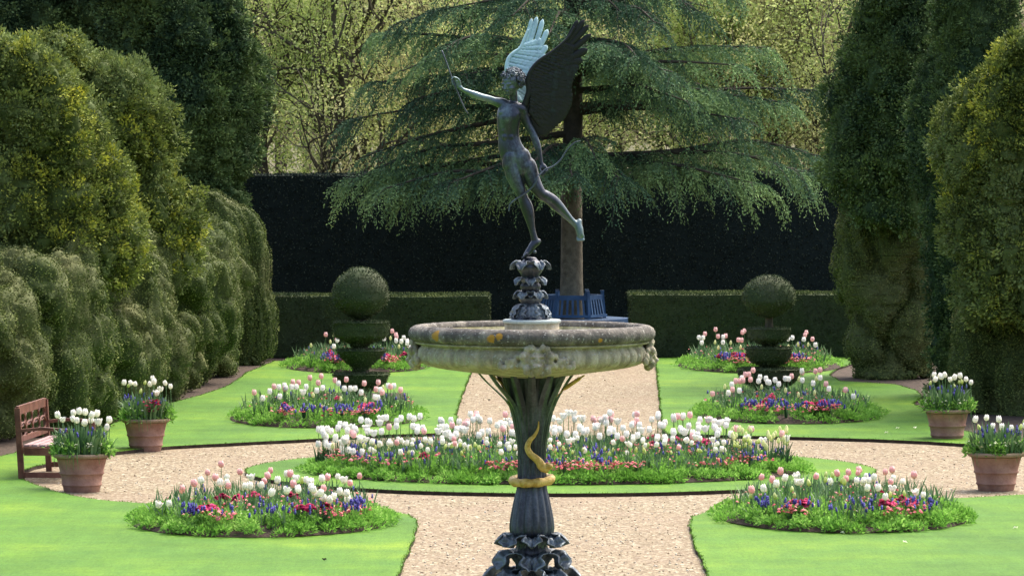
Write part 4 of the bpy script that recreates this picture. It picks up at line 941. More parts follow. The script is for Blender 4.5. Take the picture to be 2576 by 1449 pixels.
# head: turned towards the raised arm
hc = Z1(628, 596, -.01)
f = nrm(np.array((-0.62, -0.76, -0.16))); s_ = nrm(np.cross(f, (0, 0, 1))); u_ = np.cross(s_, f); HR = np.array([s_, f, u_]).T
def hs(x, y, z, r_): bd.add(*sphere(hc + HR @ np.array((x, y, z)) * 1.08, tuple(q * 1.1 for q in r_), 14, 10, HR))
hs(0, -.012, .018, (.064, .075, .068)); hs(0, .022, -.020, (.048, .046, .052)); hs(0, .034, -.058, (.026, .024, .020)); hs(0, .03, .030, (.050, .040, .035))
hs(0, .076, -.012, (.0085, .012, .020)); hs(0, .083, -.022, (.011, .009, .008))
for q in (-1, 1): hs(q * .022, .062, .010, (.019, .012, .008)); hs(q * .030, .046, -.022, (.018, .020, .018)); hs(q * .020, .057, -.002, (.010, .010, .006)); hs(q * .064, -.006, -.008, (.008, .014, .020))
hs(0, .066, -.040, (.018, .008, .005)); hs(0, .064, -.049, (.014, .008, .005)); hs(0, .058, -.064, (.013, .011, .010))
body = remesh("body", bd, M['bronze'], stt, 0.0050, 3, fac=.5)
rr = random.Random(8); hb = MB()
for k in range(230):
    a = rr.uniform(0, 2 * math.pi); e = math.asin(rr.uniform(-.75, 1)); v = np.array((math.cos(e) * math.cos(a), math.cos(e) * math.sin(a), math.sin(e)))
    if v[1] > 0.30 and v[2] < 0.42: continue
    if v[2] < -0.45 and v[1] > -0.1: continue
    q = v * np.array((.077, .088, .080)) + (0, -.016, .026)
    c = hc + HR @ q; rad = .012 + .008 * rr.random(); t0 = rr.uniform(0, 6); ax1 = nrm(np.cross(HR @ v, (0.2, .3, 1))); ax2 = np.cross(HR @ v, ax1)
    tt = np.linspace(0, 4.6, 8); P = [c + (ax1 * math.cos(t + t0) + ax2 * math.sin(t + t0)) * rad * (1 - t * .10) + HR @ v * (.004 * t) for t in tt]
    hb.tube(P, np.linspace(.0070, .0035, 8), 6)
hb.build("hair", M['bronze_plain'], stt, True)
# wings: overlapping feathers on a curved blade
def wing(name, spine, feathers, material, dy0, dyt, side, panel=None):
    """feathers: (root (x,y), tip (x,y), width px, layer); coordinates traced over the wing and given depth"""
    mb = MB()
    for (a, b, w, lay) in feathers:
        k = 14; t = np.linspace(0, 1, k)
        d = np.array(b) - np.array(a); L = np.linalg.norm(d); d = d / L; nx = np.array((-d[1], d[0]))
        V = []
        for i, u in enumerate(t):
            bow = side * 0.06 * L * math.sin(u * math.pi) * 0.5
            p = np.array(a) + d * L * u + nx * bow
            ww = w * (0.55 + .45 * math.sin(min(1, u * 1.3) * math.pi / 2)) * (math.sqrt(max(0.0, 1 - ((u - .82) / .18) ** 2)) if u > .82 else 1)
            ww = max(ww, .6)
            for v in (-1, -.5, 0, .5, 1):
                q = p + nx * ww * .5 * v; hgt = (900 - q[1]) / 800
                dy = dy0 + dyt * hgt + .05 * (hgt - .5) ** 2 - lay * .0025 + .004 * v * v - .002 * (v == 0)
                V.append(Z1(q[0], q[1], dy))
        V = np.array(V); Fq = np.array([(i * 5 + j, i * 5 + j + 1, (i + 1) * 5 + j + 1, (i + 1) * 5 + j) for i in range(k - 1) for j in range(4)])
        nn = vnormals(V, Fq); n0 = len(V)
        F = [tuple(q) for q in Fq] + [tuple(q[::-1] + n0) for q in Fq]
        bdv = [i * 5 for i in range(k)] + [(k - 1) * 5 + j for j in (1, 2, 3, 4)] + [i * 5 + 4 for i in range(k - 2, -1, -1)] + [3, 2, 1]
        F += [(bdv[i], bdv[(i + 1) % len(bdv)], bdv[(i + 1) % len(bdv)] + n0, bdv[i] + n0) for i in range(len(bdv))]
        mb.add(np.concatenate([V + nn * .005, V - nn * .005]), F)
    # solid blade under the feathers, between the two edges
    if panel:
        A_, B_ = spline(panel[0], 34), spline(panel[1], 34); nw = 9; V = []
        for i in range(34):
            for j in range(nw):
                v = j / (nw - 1); q = A_[i] * (1 - v) + B_[i] * v; hgt = (900 - q[1]) / 800
                V.append(Z1(q[0], q[1], dy0 + dyt * hgt + .05 * (hgt - .5) ** 2 + .006))
        V = np.array(V); Fq = np.array([(i * nw + j, i * nw + j + 1, (i + 1) * nw + j + 1, (i + 1) * nw + j) for i in range(33) for j in range(nw - 1)]); nn = vnormals(V, Fq); n0 = len(V)
        mb.add(np.concatenate([V + nn * .004, V - nn * .004]), [tuple(q) for q in Fq] + [tuple(q[::-1] + n0) for q in Fq])
    # bone along the leading edge
    S = spline(spine, 40)
    mb.tube([Z1(x, y, dy0 + dyt * (900 - y) / 800 + .05 * ((900 - y) / 800 - .5) ** 2 - .012) for x, y in S], np.linspace(.022, .008, 40), 10)
    return mb.build(name, material, stt, True)
fe = []
# right (dark) wing: long primaries to the fingered tip, then shorter ones down the trailing edge
prim = [((1000, 330), (1130, 112), 40), ((985, 345), (1178, 108), 42), ((980, 370), (1212, 146), 42), ((975, 400), (1232, 215), 44), ((975, 430), (1205, 330), 56), ((960, 440), (1165, 415), 60)]
for a, b, w in prim: fe.append((a, b, w, 0))
te = [(1140, 475), (1112, 530), (1092, 590), (1082, 640), (1090, 700), (1084, 755), (1062, 805), (1038, 855), (1000, 895), (960, 930), (920, 965), (885, 992), (850, 985)]
te = [tuple(q) for q in spline(te, 22)]
for i, (x, y) in enumerate(te):
    u = i / (len(te) - 1); fe.append(((900 - 120 * u, 430 + 400 * u), (x, y), 78, 0))
for L_, (o0, o1, cnt, sc, lay) in enumerate(((.86, .4, 22, 54, 1), (.70, .3, 22, 44, 2), (.54, .2, 22, 36, 3), (.40, .1, 22, 30, 4), (.27, .02, 22, 28, 5), (.15, -.05, 22, 26, 6))):
    for i in range(cnt):
        u = (i + .5 * (L_ % 2)) / (cnt - 1); ex = spline([(1110, 330), (1125, 440), (1080, 600), (1085, 720), (1030, 850), (900, 970)], 30)[min(29, int(u * 29))]
        le = spline([(1010, 285), (900, 370), (780, 480), (745, 590), (765, 690), (760, 800)], 30)[min(29, int(u * 29))]
        fe.append((tuple(le * (1 - o1) + ex * o1) if o1 > 0 else tuple(le), tuple(le * (1 - o0) + ex * o0), sc, lay))
rwing = wing("wing", [(720, 760), (745, 690), (755, 640), (748, 570), (770, 500), (830, 425), (930, 355), (1010, 290), (1070, 225), (1105, 160)], fe, M['bronze_wing'], .03, -.10, 1, ([(740, 770), (752, 690), (756, 640), (750, 570), (772, 500), (832, 428), (932, 358), (1012, 292), (1060, 240)], [(850, 960), (1000, 890), (1070, 790), (1080, 710), (1070, 640), (1090, 560), (1125, 470), (1150, 400), (1130, 300)]))
fe = []
for a, b, w in (((690, 380), (780, 92), 30), ((720, 380), (820, 78), 36), ((760, 390), (866, 98), 36), ((780, 410), (902, 176), 38), ((780, 430), (896, 300), 46), ((770, 450), (885, 370), 50), ((760, 470), (845, 425), 50)): fe.append((a, b, w, 0))
for i, (x, y) in enumerate([(800, 470), (765, 515), (745, 560), (740, 610), (752, 650), (745, 700), (722, 735)]): fe.append(((650 + 8 * i, 430 + 30 * i), (x, y), 62, 0))
for L_, (o0, o1, cnt, sc, lay) in enumerate(((.85, .45, 18, 42, 1), (.68, .3, 18, 36, 2), (.50, .18, 18, 30, 3), (.34, .06, 18, 26, 4), (.2, 0, 18, 24, 5))):
    for i in range(cnt):
        u = i / (cnt - 1); ex = spline([(880, 250), (890, 380), (800, 465), (745, 560), (750, 660), (725, 730)], 30)[min(29, int(u * 29))]
        le = spline([(700, 300), (650, 345), (600, 420), (590, 500), (620, 580), (680, 690)], 30)[min(29, int(u * 29))]
        fe.append((tuple(le * (1 - max(o1, 0)) + ex * max(o1, 0)), tuple(le * (1 - o0) + ex * o0), sc, lay))
lw_ = wing("wing", [(690, 730), (640, 640), (598, 520), (588, 460), (605, 395), (645, 352), (690, 318), (725, 240), (752, 175)], fe, M['verdigris'], .10, .16, 1, ([(700, 735), (645, 640), (602, 520), (592, 460), (608, 398), (648, 355), (692, 322), (715, 280)], [(735, 740), (748, 690), (748, 640), (738, 570), (780, 490), (850, 420), (880, 370), (850, 290)]))
lw_["label"] = "pale turquoise wing"; rwing["label"] = "bronze wing coloured dark as if shaded"
# bow, string-less, and the arrow
Bp = spline([tuple(Z1(1150, 1030, .0)), tuple(Z1(1105, 1045, .0)), tuple(Z1(1045, 1105, .0)), tuple(Z1(1000, 1175, -.01)), tuple(Z1(940, 1226, -.02)), tuple(Z1(880, 1250, -.035)), tuple(Z1(830, 1298, -.07)), tuple(Z2(632, 165, -.085)), tuple(Z2(605, 225, -.09)), tuple(Z2(540, 290, -.085)), tuple(Z2(445, 350, -.07)), tuple(Z2(405, 390, -.06)), tuple(Z2(395, 445, -.06))], 60)
MB().tube(Bp, np.interp(np.linspace(0, 1, 60), [0, .1, .45, .9, 1], [.003, .005, .008, .006, .005]), 8).build("bow", M['bronze_plain'], stt, True)
Ap = [Z1(92, 340, -.07), Z1(130, 440, -.066), Z1(165, 540, -.062), Z1(245, 740, -.055), Z1(290, 825, -.05)]
MB().tube(spline(Ap, 16), .0060, 6).build("arrow", M['bronze_plain'], stt, True)
# leafy bronze stem under the foot
sp_ = [(50, 802), (44, 796), (30, 786), (22, 772), (24, 762), (30, 752), (26, 744), (20, 736), (24, 728), (26, 718), (20, 708), (22, 694), (30, 682), (34, 672), (28, 662), (18, 654), (13, 648), (2, 647)]
ox = 1334.5
mb = MB(); mb.lathe([tuple(p) for p in spline([(h / U, fz(py) - SB[2]) for h, py in sp_], 60)], 32, c=((ox - 1338) / U, 0, 0)); mb.build("leafy_stem", M['bronze_col'], stt, True)
def sring(n, ph, pth, w, lobes=4, curl=.3):
    pth = [(h * .80, y) for h, y in pth]; w *= .72
    for k in range(n):
        mb = MB(); acanthus(mb, ((ox - 1338) / U, 0, -SB[2]), ph + 2 * math.pi * k / n, [(h / U, fz(py)) for h, py in pth], w, lobes, curl, .006)
        mb.build("curled_leaf", M['bronze_leaf'], stt, True)
sring(6, math.pi / 6 * 0, [(24, 706), (28, 684), (34, 668), (42, 662), (50, 668), (50, 677)], .125)
sring(6, math.pi / 6, [(18, 745), (22, 726), (27, 710), (34, 703), (41, 708), (41, 716)], .11)
sring(6, 0, [(18, 772), (22, 758), (28, 742), (36, 737), (42, 743), (42, 751)], .11)
sring(6, math.pi / 6, [(16, 790), (19, 775), (24, 759), (30, 748), (34, 745), (38, 750)], .10)
sring(5, math.pi / 2 + .63, [(20, 768), (30, 767), (42, 773), (48, 785), (51, 797), (54, 801)], .17, 5, .2)
sring(5, math.pi / 2, [(18, 768), (28, 769), (38, 776), (44, 788), (48, 798), (50, 801)], .14, 5, .2)
mb = MB(); mb.add(*sphere(np.array(Z2(610, 782, -.03)), .014, 10, 8)); mb.build("knob", M['bronze_leaf'], stt, True)

# ------------------------------------------------------------------ wooden bench
def bench():
    P0 = G(55, 1203); P1 = G(124, 1176)   # back posts, near and far
    c = (P0 + P1) / 2; c[2] = -0.05; ax = nrm((P1 - P0) * (1, 1, 0)); ln = np.linalg.norm((P1 - P0)[:2])
    fw = nrm(np.array((ax[1], -ax[0], 0)))     # forward = towards the gravel circle (+x)
    t = empty("garden_bench", c, "reddish brown slatted bench with interlaced ring back behind the front left pot", "bench")
    def L(a, b, z): return ax * a + fw * b + np.array((0, 0, z))
    h = ln / 2
    for s in (-1, 1):
        MB().bar(L(s * h, 0, 0), L(s * h, -.05, .86), .065, .06, up=ax).build("back_leg", M['redwood'], t)
        MB().bar(L(s * h, .52, 0), L(s * h, .52, .62), .06, .06, up=ax).build("front_leg", M['redwood'], t)
        a = MB(); a.bar(L(s * h, -.02, .60), L(s * h, .25, .625), .065, .035); a.bar(L(s * h, .25, .625), L(s * h, .58, .60), .07, .035); a.build("armrest", M['redwood'], t)
        MB().bar(L(s * h, .03, .09), L(s * h, .50, .09), .03, .06).bar(L(s * h, .03, .36), L(s * h, .50, .36), .035, .09).build("side_rail", M['redwood'], t)
    MB().bar(L(-h, .52, .37), L(h, .52, .37), .03, .09).bar(L(-h, 0, .37), L(h, 0, .37), .03, .08).build("seat_rail", M['redwood'], t)
    MB().bar(L(-h, -.052, .83), L(h, -.052, .83), .035, .10).build("top_rail", M['redwood'], t)
    MB().bar(L(-h, -.02, .50), L(h, -.02, .50), .03, .06).build("lower_rail", M['redwood'], t)
    for k in range(6): MB().bar(L(-h + .03, .05 + k * .092, .425), L(h - .03, .05 + k * .092, .425), .070, .022).build("seat_slat", M['palewood'], t)
    rg = MB(); nx = 4; dx = (2 * h - .06) / nx
    for i in range(nx):
        for j in range(2):
            cc = L(-h + .03 + dx * (i + .5), -.034 - .012 * j, .595 + j * .125)
            th = np.linspace(0, 2 * math.pi, 29)
            rg.tube([cc + ax * math.cos(a) * dx * .50 + np.array((0, 0, 1)) * math.sin(a) * .085 for a in th], .012, 6)
    for i in range(1, nx):
        rg.bar(L(-h + .03 + dx * i, -.025, .52), L(-h + .03 + dx * i, -.05, .79), .02, .018, up=ax)
    rg.build("ring_lattice", M['redwood'], t)
bench()
# ------------------------------------------------------------------ blue tree seat
def tree_seat():
    d = 91.0; cx = X(1440, d); t = empty("tree_seat", (cx, d, 0), "blue painted slatted seat ringing the cedar trunk", "bench")
    n = 6; A = [-math.pi / 2 + math.pi / n + k * 2 * math.pi / n for k in range(n)]
    def p(a, r_, z): return np.array((math.cos(a) * r_, math.sin(a) * r_, z))
    rb, rt, ro = .63, .55, 1.17; zs, ztop = .42, 0.86
    for k in range(n):
        a, b = A[k], A[(k + 1) % n]
        MB().bar(p(a, rb, .0), p(a, rt, ztop + .05), .055, .06, up=p(a, 1, 0)).box(p(a, rt, ztop + .062), (.075, .075, .02)).build("post", M['blue'], t)
        MB().bar(p(a, ro - .06, 0), p(a, ro - .06, zs - .02), .06, .06, up=p(a, 1, 0)).build("leg", M['blue'], t)
        q = MB(); q.bar(p(a, rt + .010, ztop - .05), p(b, rt + .010, ztop - .05), .03, .085)
        q.bar(p(a, rb - .0, zs + .05), p(b, rb - .0, zs + .05), .03, .05)
        for i in range(1, 6):
            u = i / 6; lo = p(a, rb, zs + .05) * (1 - u) + p(b, rb, zs + .05) * u; hi = p(a, rt + .01, ztop - .06) * (1 - u) + p(b, rt + .01, ztop - .06) * u
            q.bar(lo, hi, .042, .016, up=nrm(p((a + b) / 2, 1, 0)))
        q.build("backrest", M['blue'], t)
        q = MB()
        for i in range(7):
            r1 = rb + .03 + (ro - rb - .06) * i / 7; r2 = r1 + .072; z = zs
            V = [p(a, r1, z), p(b, r1, z), p(b, r2, z), p(a, r2, z)]; V = V + [v - (0, 0, .022) for v in V]
            q.add(V, [(0, 3, 2, 1), (4, 5, 6, 7), (0, 1, 5, 4), (1, 2, 6, 5), (2, 3, 7, 6), (3, 0, 4, 7)])
        q.bar(p(a, ro - .02, zs - .055), p(b, ro - .02, zs - .055), .03, .09); q.build("seat", M['blue'], t)
tree_seat()

# ------------------------------------------------------------------ terracotta pots
POTS = []
def pot(label, px, base_py, rim_w):
    b = G(px, base_py, -0.05); s = FPX / b[1]; R0 = rim_w / 2 / s
    b[1] += R0 * .6
    t = empty("terracotta_pot", b, label, "plant pot", "terracotta pots on the gravel circle")
    H = R0 * 1.36
    pr = [(.60, 0), (.615, .02), (.652, .15), (.664, .17), (.700, .19), (.700, .215), (.676, .235), (.724, .44), (.740, .46), (.778, .48), (.778, .508), (.752, .53), (.862, .86), (.89, .872), (.93, .885), (.985, .915), (1.0, .945), (.99, .975), (.955, 1.0), (.90, .995), (.87, .96)]
    body = [p_ for p_ in pr if p_[1] <= .875]; rim = [p_ for p_ in pr if p_[1] >= .875]
    mb = MB(); V, F = lathe([(a * R0, z * H) for a, z in body], 56); mb.add(V, F[:-1]); mb.build("body", M['terracotta'], t, True)
    mb = MB(); V, F = lathe([(a * R0, z * H) for a, z in rim], 56); mb.add(V, F[:-2]); mb.build("rim", M['terra_rim'], t, True)
    MB().lathe([(.86 * R0, H * .90), (.5 * R0, H * .93), (.01, H * .94)], 40).build("soil", M['soil'], t, True)
    POTS.append((b + (0, 0, H * .93), R0)); return t
pot("rear left terracotta pot with crimson primroses among white tulips", 364, 1138, 124)
pot("front left terracotta pot with pale flowers spilling over its rim beside the bench", 202, 1241, 146)
pot("rear right terracotta pot standing in front of the dark yews", 2386, 1113, 122)
pot("front right terracotta pot at the edge of the gravel", 2510, 1238, 146)

# ------------------------------------------------------------------ flower beds
BEDS = {}
def bed_ell(x0, x1, yf, yb):
    a = G((x0 + x1) / 2, yf); b = G((x0 + x1) / 2, yb); m_ = (a + b) / 2; s = FPX / m_[1]
    cx = ((x0 + x1) / 2 - CX) / s
    return (cx, m_[1], (x1 - x0) / 2 / s, (b[1] - a[1]) / 2)
BEDS['front left'] = bed_ell(332, 982, 1352, 1276)
BEDS['front right'] = bed_ell(1806, 2436, 1341, 1262)
BEDS['middle left'] = bed_ell(578, 1066, 1077, 1026)
BEDS['middle right'] = bed_ell(1748, 2218, 1067, 1018)
BEDS['far left'] = bed_ell(718, 1084, 939, 904)
BEDS['far right'] = bed_ell(1707, 2114, 940, 902)
BEDS['round central'] = (0.52, 58.05, 2.93, 2.42)
def inside(b, x, y, k=1.0): return ((x - b[0]) / b[2]) ** 2 + ((y - b[1]) / b[3]) ** 2 < k * k
def mound(b, x, y):
    q = ((x - b[0]) / b[2]) ** 2 + ((y - b[1]) / b[3]) ** 2
    return 0.02 + 0.10 * np.clip(1 - q, 0, 1) ** 0.6
for nm, b in BEDS.items():
    mb = MB(); rs = [1.0, .97, .9, .75, .5, .25, .02]; V = []; n = 90
    th = np.arange(n) * 2 * math.pi / n
    for k in rs:
        w = 1 + 0.012 * noise(np.stack([np.cos(th) * 4, np.sin(th) * 4, np.full(n, b[0])], 1)); x = b[0] + b[2] * 1.0 * k * w * np.cos(th); y = b[1] + b[3] * 1.0 * k * w * np.sin(th)
        V.append(np.stack([x, y, mound(b, x, y) - (.016 if k == 1 else 0)], 1))
    F = [(i * n + j, i * n + (j + 1) % n, (i + 1) * n + (j + 1) % n, (i + 1) * n + j) for i in range(len(rs) - 1) for j in range(n)] + [tuple((len(rs) - 1) * n + j for j in range(n))]
    o = mesh("soil_bed", np.concatenate(V), F, M['soil'], None, True); o["kind"] = "structure"

def dome_quads(c, r_, hgt, n, rg, L, Wd, flat=1.0):
    """leafy tuft: leaves on a half ellipsoid pointing outwards"""
    u = rg.random(n); a = rg.uniform(0, 2 * math.pi, n); z = u ** 0.8; rad = np.sqrt(np.clip(1 - z * z, 0, 1))
    Nv = np.stack([rad * np.cos(a), rad * np.sin(a), z], 1)
    P = c + Nv * np.array((r_, r_, hgt)) * (0.55 + .45 * rg.random(n))[:, None]
    D = nrm(Nv * .8 + rg.normal(size=(n, 3)) * .5 + (0, 0, .25)); S = nrm(np.cross(D, Nv + rg.normal(size=(n, 3)) * .5))
    return P, D, S, L * (.6 + .8 * rg.random(n)), Wd * (.6 + .8 * rg.random(n))
def spikes(x, y, z, h, r_, rg):
    """grape hyacinth heads: small spindles with bead rings, arrays of positions"""
    Vs = []; Fs = []; A = []; off = 0; k = 6
    prof = [(0.1, 0), (.95, .14), (1, .4), (.8, .7), (.4, .9), (.05, 1)]
    th = np.arange(k) * 2 * math.pi / k
    for i in range(len(x)):
        lean = rg.normal(size=2) * .12; V = []
        hh = h * (.75 + .5 * rg.random()); rr_ = r_ * (.8 + .4 * rg.random())
        for (a, b) in prof:
            V.append(np.stack([x[i] + lean[0] * b * hh + a * rr_ * np.cos(th + b * 9), y[i] + lean[1] * b * hh + a * rr_ * np.sin(th + b * 9), np.full(k, z[i] + b * hh)], 1))
        V = np.concatenate(V); F = np.array([(p * k + j, p * k + (j + 1) % k, (p + 1) * k + (j + 1) % k, (p + 1) * k + j) for p in range(len(prof) - 1) for j in range(k)]) + off
        Vs.append(V); Fs.append(F); A.append(rg.random(len(V)) * .5 + rg.random() * .5); off += len(V)
    return np.concatenate(Vs), np.concatenate(Fs), np.concatenate(A)
def blooms(x, y, z, r_, rg, layers=2, k=9, dome=.45):
    """little many-petalled heads"""
    Vs = []; Fs = []; A = []; off = 0
    for i in range(len(x)):
        rr_ = r_ * (.75 + .5 * rg.random()); v0 = rg.random(); tl = rg.normal(size=2) * .25
        for l in range(layers):
            q = rr_ * (1 - .38 * l); zc_ = z[i] + rr_ * dome * l * .7; th = np.arange(k) * 2 * math.pi / k + l * .4
            V = [(x[i], y[i], zc_ + rr_ * dome * .5)] + [(x[i] + q * math.cos(t) * (1 if j % 1 == 0 else .8), y[i] + q * math.sin(t), zc_ - rr_ * .12 + tl[0] * q * math.cos(t) + tl[1] * q * math.sin(t)) for j, t in enumerate(th)]
            Vs.append(np.array(V)); Fs.append(np.array([(0, 1 + j, 1 + (j + 1) % k) for j in range(k)]) + off); A.append(np.r_[min(1, v0 + .2), np.full(k, v0)] * (1 - .25 * (l == 0))); off += k + 1
    return np.concatenate(Vs), np.concatenate(Fs), np.clip(np.concatenate(A), 0, 1)
def in_ell(b, n, rg, k=.97):
    a = rg.uniform(0, 2 * math.pi, n); q = np.sqrt(rg.random(n)) * k
    return b[0] + b[2] * q * np.cos(a), b[1] + b[3] * q * np.sin(a)

def pull(b, x, y, k=.95):
    q = np.sqrt(((x - b[0]) / b[2]) ** 2 + ((y - b[1]) / b[3]) ** 2); f = np.where(q > k, k / np.maximum(q, 1e-6) * (1 - .08 * rg.random(len(x))), 1)
    return b[0] + (x - b[0]) * f, b[1] + (y - b[1]) * f
# patches of colour, traced as small ellipses on the ground plane: (px, py, rx_px, ry_px)
ZB = {'front left': [(470, 1300, 75, 10), (640, 1298, 105, 8), (770, 1292, 60, 7), (900, 1285, 75, 8), (405, 1304, 22, 8), (950, 1290, 30, 8)],
      'front right': [(1885, 1285, 70, 9), (2090, 1284, 150, 9), (2240, 1280, 60, 8), (2350, 1282, 70, 9)],
      'middle left': [(650, 1048, 55, 7), (770, 1050, 60, 7), (890, 1050, 90, 7), (1030, 1046, 42, 7)],
      'middle right': [(1790, 1045, 50, 8), (1960, 1044, 110, 8), (2140, 1036, 60, 8)],
      'far left': [(790, 916, 60, 7), (1000, 918, 40, 6)],
      'far right': [(1765, 916, 60, 6), (1830, 912, 40, 5), (2060, 915, 60, 6)],
      'round central': [(860, 1150, 70, 18), (1000, 1150, 160, 14), (1230, 1160, 120, 16), (1480, 1160, 120, 14), (1780, 1150, 160, 16), (1930, 1150, 80, 20), (1300, 1190, 130, 9), (1560, 1190, 80, 9)]}
ZD = {'front left': [(500, 1325, 80, 16), (900, 1312, 80, 14), (560, 1300, 100, 14), (830, 1300, 130, 12)],
      'front right': [(2310, 1312, 80, 14), (1930, 1318, 70, 12), (2200, 1292, 150, 10)],
      'middle left': [(640, 1066, 40, 6), (900, 1060, 110, 8), (990, 1064, 60, 8), (720, 1052, 60, 8)],
      'middle right': [(1840, 1058, 60, 8), (2110, 1054, 90, 8), (2190, 1056, 30, 6), (1950, 1048, 120, 10)],
      'far left': [(790, 930, 40, 6), (860, 922, 60, 8), (1050, 928, 40, 8), (1010, 920, 40, 6)],
      'far right': [(1850, 930, 110, 8), (2050, 930, 80, 8), (1890, 918, 60, 6), (2040, 918, 60, 6)],
      'round central': [(800, 1180, 45, 22), (850, 1166, 50, 14), (1290, 1212, 120, 13), (1530, 1212, 150, 13), (1180, 1210, 80, 10), (1980, 1186, 45, 20), (1890, 1178, 60, 14), (1420, 1195, 260, 12), (1600, 1160, 300, 10)]}
ZC = {'front left': [(402, 1340, 28), (415, 1330, 26), (835, 1335, 24), (850, 1326, 22), (560, 1294, 20), (640, 1290, 20), (735, 1290, 18), (600, 1296, 18), (915, 1322, 18)],
      'front right': [(1912, 1335, 22), (1890, 1322, 20), (1928, 1326, 22), (2335, 1330, 30), (2350, 1338, 24), (2290, 1296, 26), (2318, 1304, 24), (2205, 1276, 18), (2268, 1292, 18)],
      'middle left': [(935, 1050, 20), (990, 1062, 18), (1000, 1055, 16), (850, 1036, 10), (622, 1062, 10)],
      'middle right': [(1840, 1064, 16), (2080, 1044, 24), (2062, 1050, 18), (2192, 1062, 16), (2160, 1058, 14), (1940, 1030, 12)],
      'far left': [(793, 934, 16), (830, 912, 12), (1062, 932, 18), (1040, 914, 12), (812, 920, 12)],
      'far right': [(1805, 930, 20), (1988, 922, 22), (2010, 925, 14), (2035, 932, 18), (2060, 926, 16), (1870, 916, 16), (1850, 914, 12), (1790, 918, 12)],
      'round central': [(1745, 1140, 44), (1640, 1132, 20), (1770, 1142, 30), (1640, 1156, 14), (800, 1196, 14), (1700, 1138, 24), (1350, 1130, 12)]}
def groundp(px_, py_, z=.1):
    return G(px_, py_, z)
rg = np.random.default_rng(2024)
leafP = {}
for bi, (nm, b) in enumerate(BEDS.items()):
    area = math.pi * b[2] * b[3]; near = b[1] < 63
    rg = np.random.default_rng(500 + bi)
    # leafy ground cover
    n = int(area * (60 if near else 42)); x, y = in_ell(b, n, rg, 1.02)
    Ps = []
    for i in range(n):
        q = math.sqrt(((x[i] - b[0]) / b[2]) ** 2 + ((y[i] - b[1]) / b[3]) ** 2); front = y[i] < b[1] - .25 * b[3]
        hh = (.085 + .085 * rg.random()) * (1.15 if front and q > .5 else .85) * (1 - .35 * max(0, q - .85) / .15)
        Ps.append(dome_quads(np.array((x[i], y[i], mound(b, x[i], y[i]) - .01)), .085 + .05 * rg.random(), hh, int((120 if front else 70) * (1 if near else .6)), rg, .042, .017))
    P, D, S, L, Wd = [np.concatenate([p[k] for p in Ps]) for k in range(5)]
    V, F = leaf_quads(P, D, S, L, Wd); tone = np.clip(.5 + noise(P * 3.5) * .9, 0, 1)
    A = np.repeat(np.clip(.5 * rg.random(len(P)) + .5 * tone, 0, 1), 4)
    o = mesh("bedding_foliage", V, F, M['tuft'], att=A); tag(o, f"bushy bright green bedding foliage filling the {nm} bed", "foliage", kind="stuff")
    # long blades of bulbs
    n = int(area * (110 if near else 80)); x, y = in_ell(b, n, rg, .88)
    k = 4; a = rg.uniform(0, 2 * math.pi, n); hh = .14 + .16 * rg.random(n); w = .010 + .014 * rg.random(n); ln = .03 + .12 * rg.random(n)
    VV = []; z0 = mound(b, x, y); tn = np.stack([-np.sin(a), np.cos(a)], 1)
    for j, (u, ww) in enumerate(((0, .6), (.4, 1), (.75, .8), (1, .05))):
        c = np.stack([x + np.cos(a) * ln * u * u, y + np.sin(a) * ln * u * u, z0 + hh * u], 1)
        VV.append(c + np.c_[tn * (w * ww * .5)[:, None], np.zeros(n)]); VV.append(c - np.c_[tn * (w * ww * .5)[:, None], np.zeros(n)])
    VV = np.stack(VV, 1).reshape(-1, 3); i8 = np.arange(n)[:, None] * 8
    F = np.concatenate([i8 + np.array((0, 1, 3, 2)), i8 + np.array((2, 3, 5, 4)), i8 + np.array((4, 5, 7, 6))])
    o = mesh("bulb_leaves", VV, F, M['bluegreen'], att=np.repeat(rg.random(n), 8)); tag(o, f"narrow blue green bulb leaves standing up in the {nm} bed", "foliage", kind="stuff")
    # grape hyacinths
    X_, Y_, Z_ = [], [], []
    for (px_, py_, rx, ry) in ZB[nm]:
        c = groundp(px_, py_, .2); s = FPX / c[1]; ryw = max(.36, groundp(px_, py_ - ry, .2)[1] - c[1])
        m_ = int((rx / s) * ryw * 3.14 * (60 if nm != 'round central' else 26)) + 12
        a = rg.uniform(0, 6.28, m_); q = np.sqrt(rg.random(m_)); gx = c[0] + rx / s * q * np.cos(a); gy = c[1] + ryw * q * np.sin(a)
        kp = noise(np.stack([gx * 4.3, gy * 4.3, gx * 0 + bi + .5], 1)) > .02
        gx, gy = pull(b, gx[kp], gy[kp]); X_.append(gx); Y_.append(gy)
    ex, ey = in_ell(b, int(sum(len(q) for q in X_) * .22), rg, .9); X_.append(ex); Y_.append(ey)
    X_ = np.concatenate(X_); Y_ = np.concatenate(Y_); Z_ = mound(b, X_, Y_) + .13 + .09 * rg.random(len(X_))
    V, F, A = spikes(X_, Y_, Z_, .060, .0145, rg)
    o = mesh("grape_hyacinths", V, F, M['muscari'], att=A, smooth=False); tag(o, f"drift of violet blue grape hyacinths in the {nm} bed", "flowers", kind="stuff")
    # double daisies
    X_, Y_ = [], []
    for (px_, py_, rx, ry) in ZD[nm]:
        c = groundp(px_, py_, .12); s = FPX / c[1]; ryw = max(.12, groundp(px_, py_ - ry, .12)[1] - c[1])
        m_ = int((rx / s) * ryw * 3.14 * (45 if near else 34)) + 8
        a = rg.uniform(0, 6.28, m_); q = np.sqrt(rg.random(m_)); gx = c[0] + rx / s * q * np.cos(a); gy = c[1] + ryw * q * np.sin(a)
        gx, gy = pull(b, gx, gy); X_.append(gx); Y_.append(gy)
    ex, ey = in_ell(b, int(sum(len(q) for q in X_) * .3), rg, .92); X_.append(ex); Y_.append(ey)
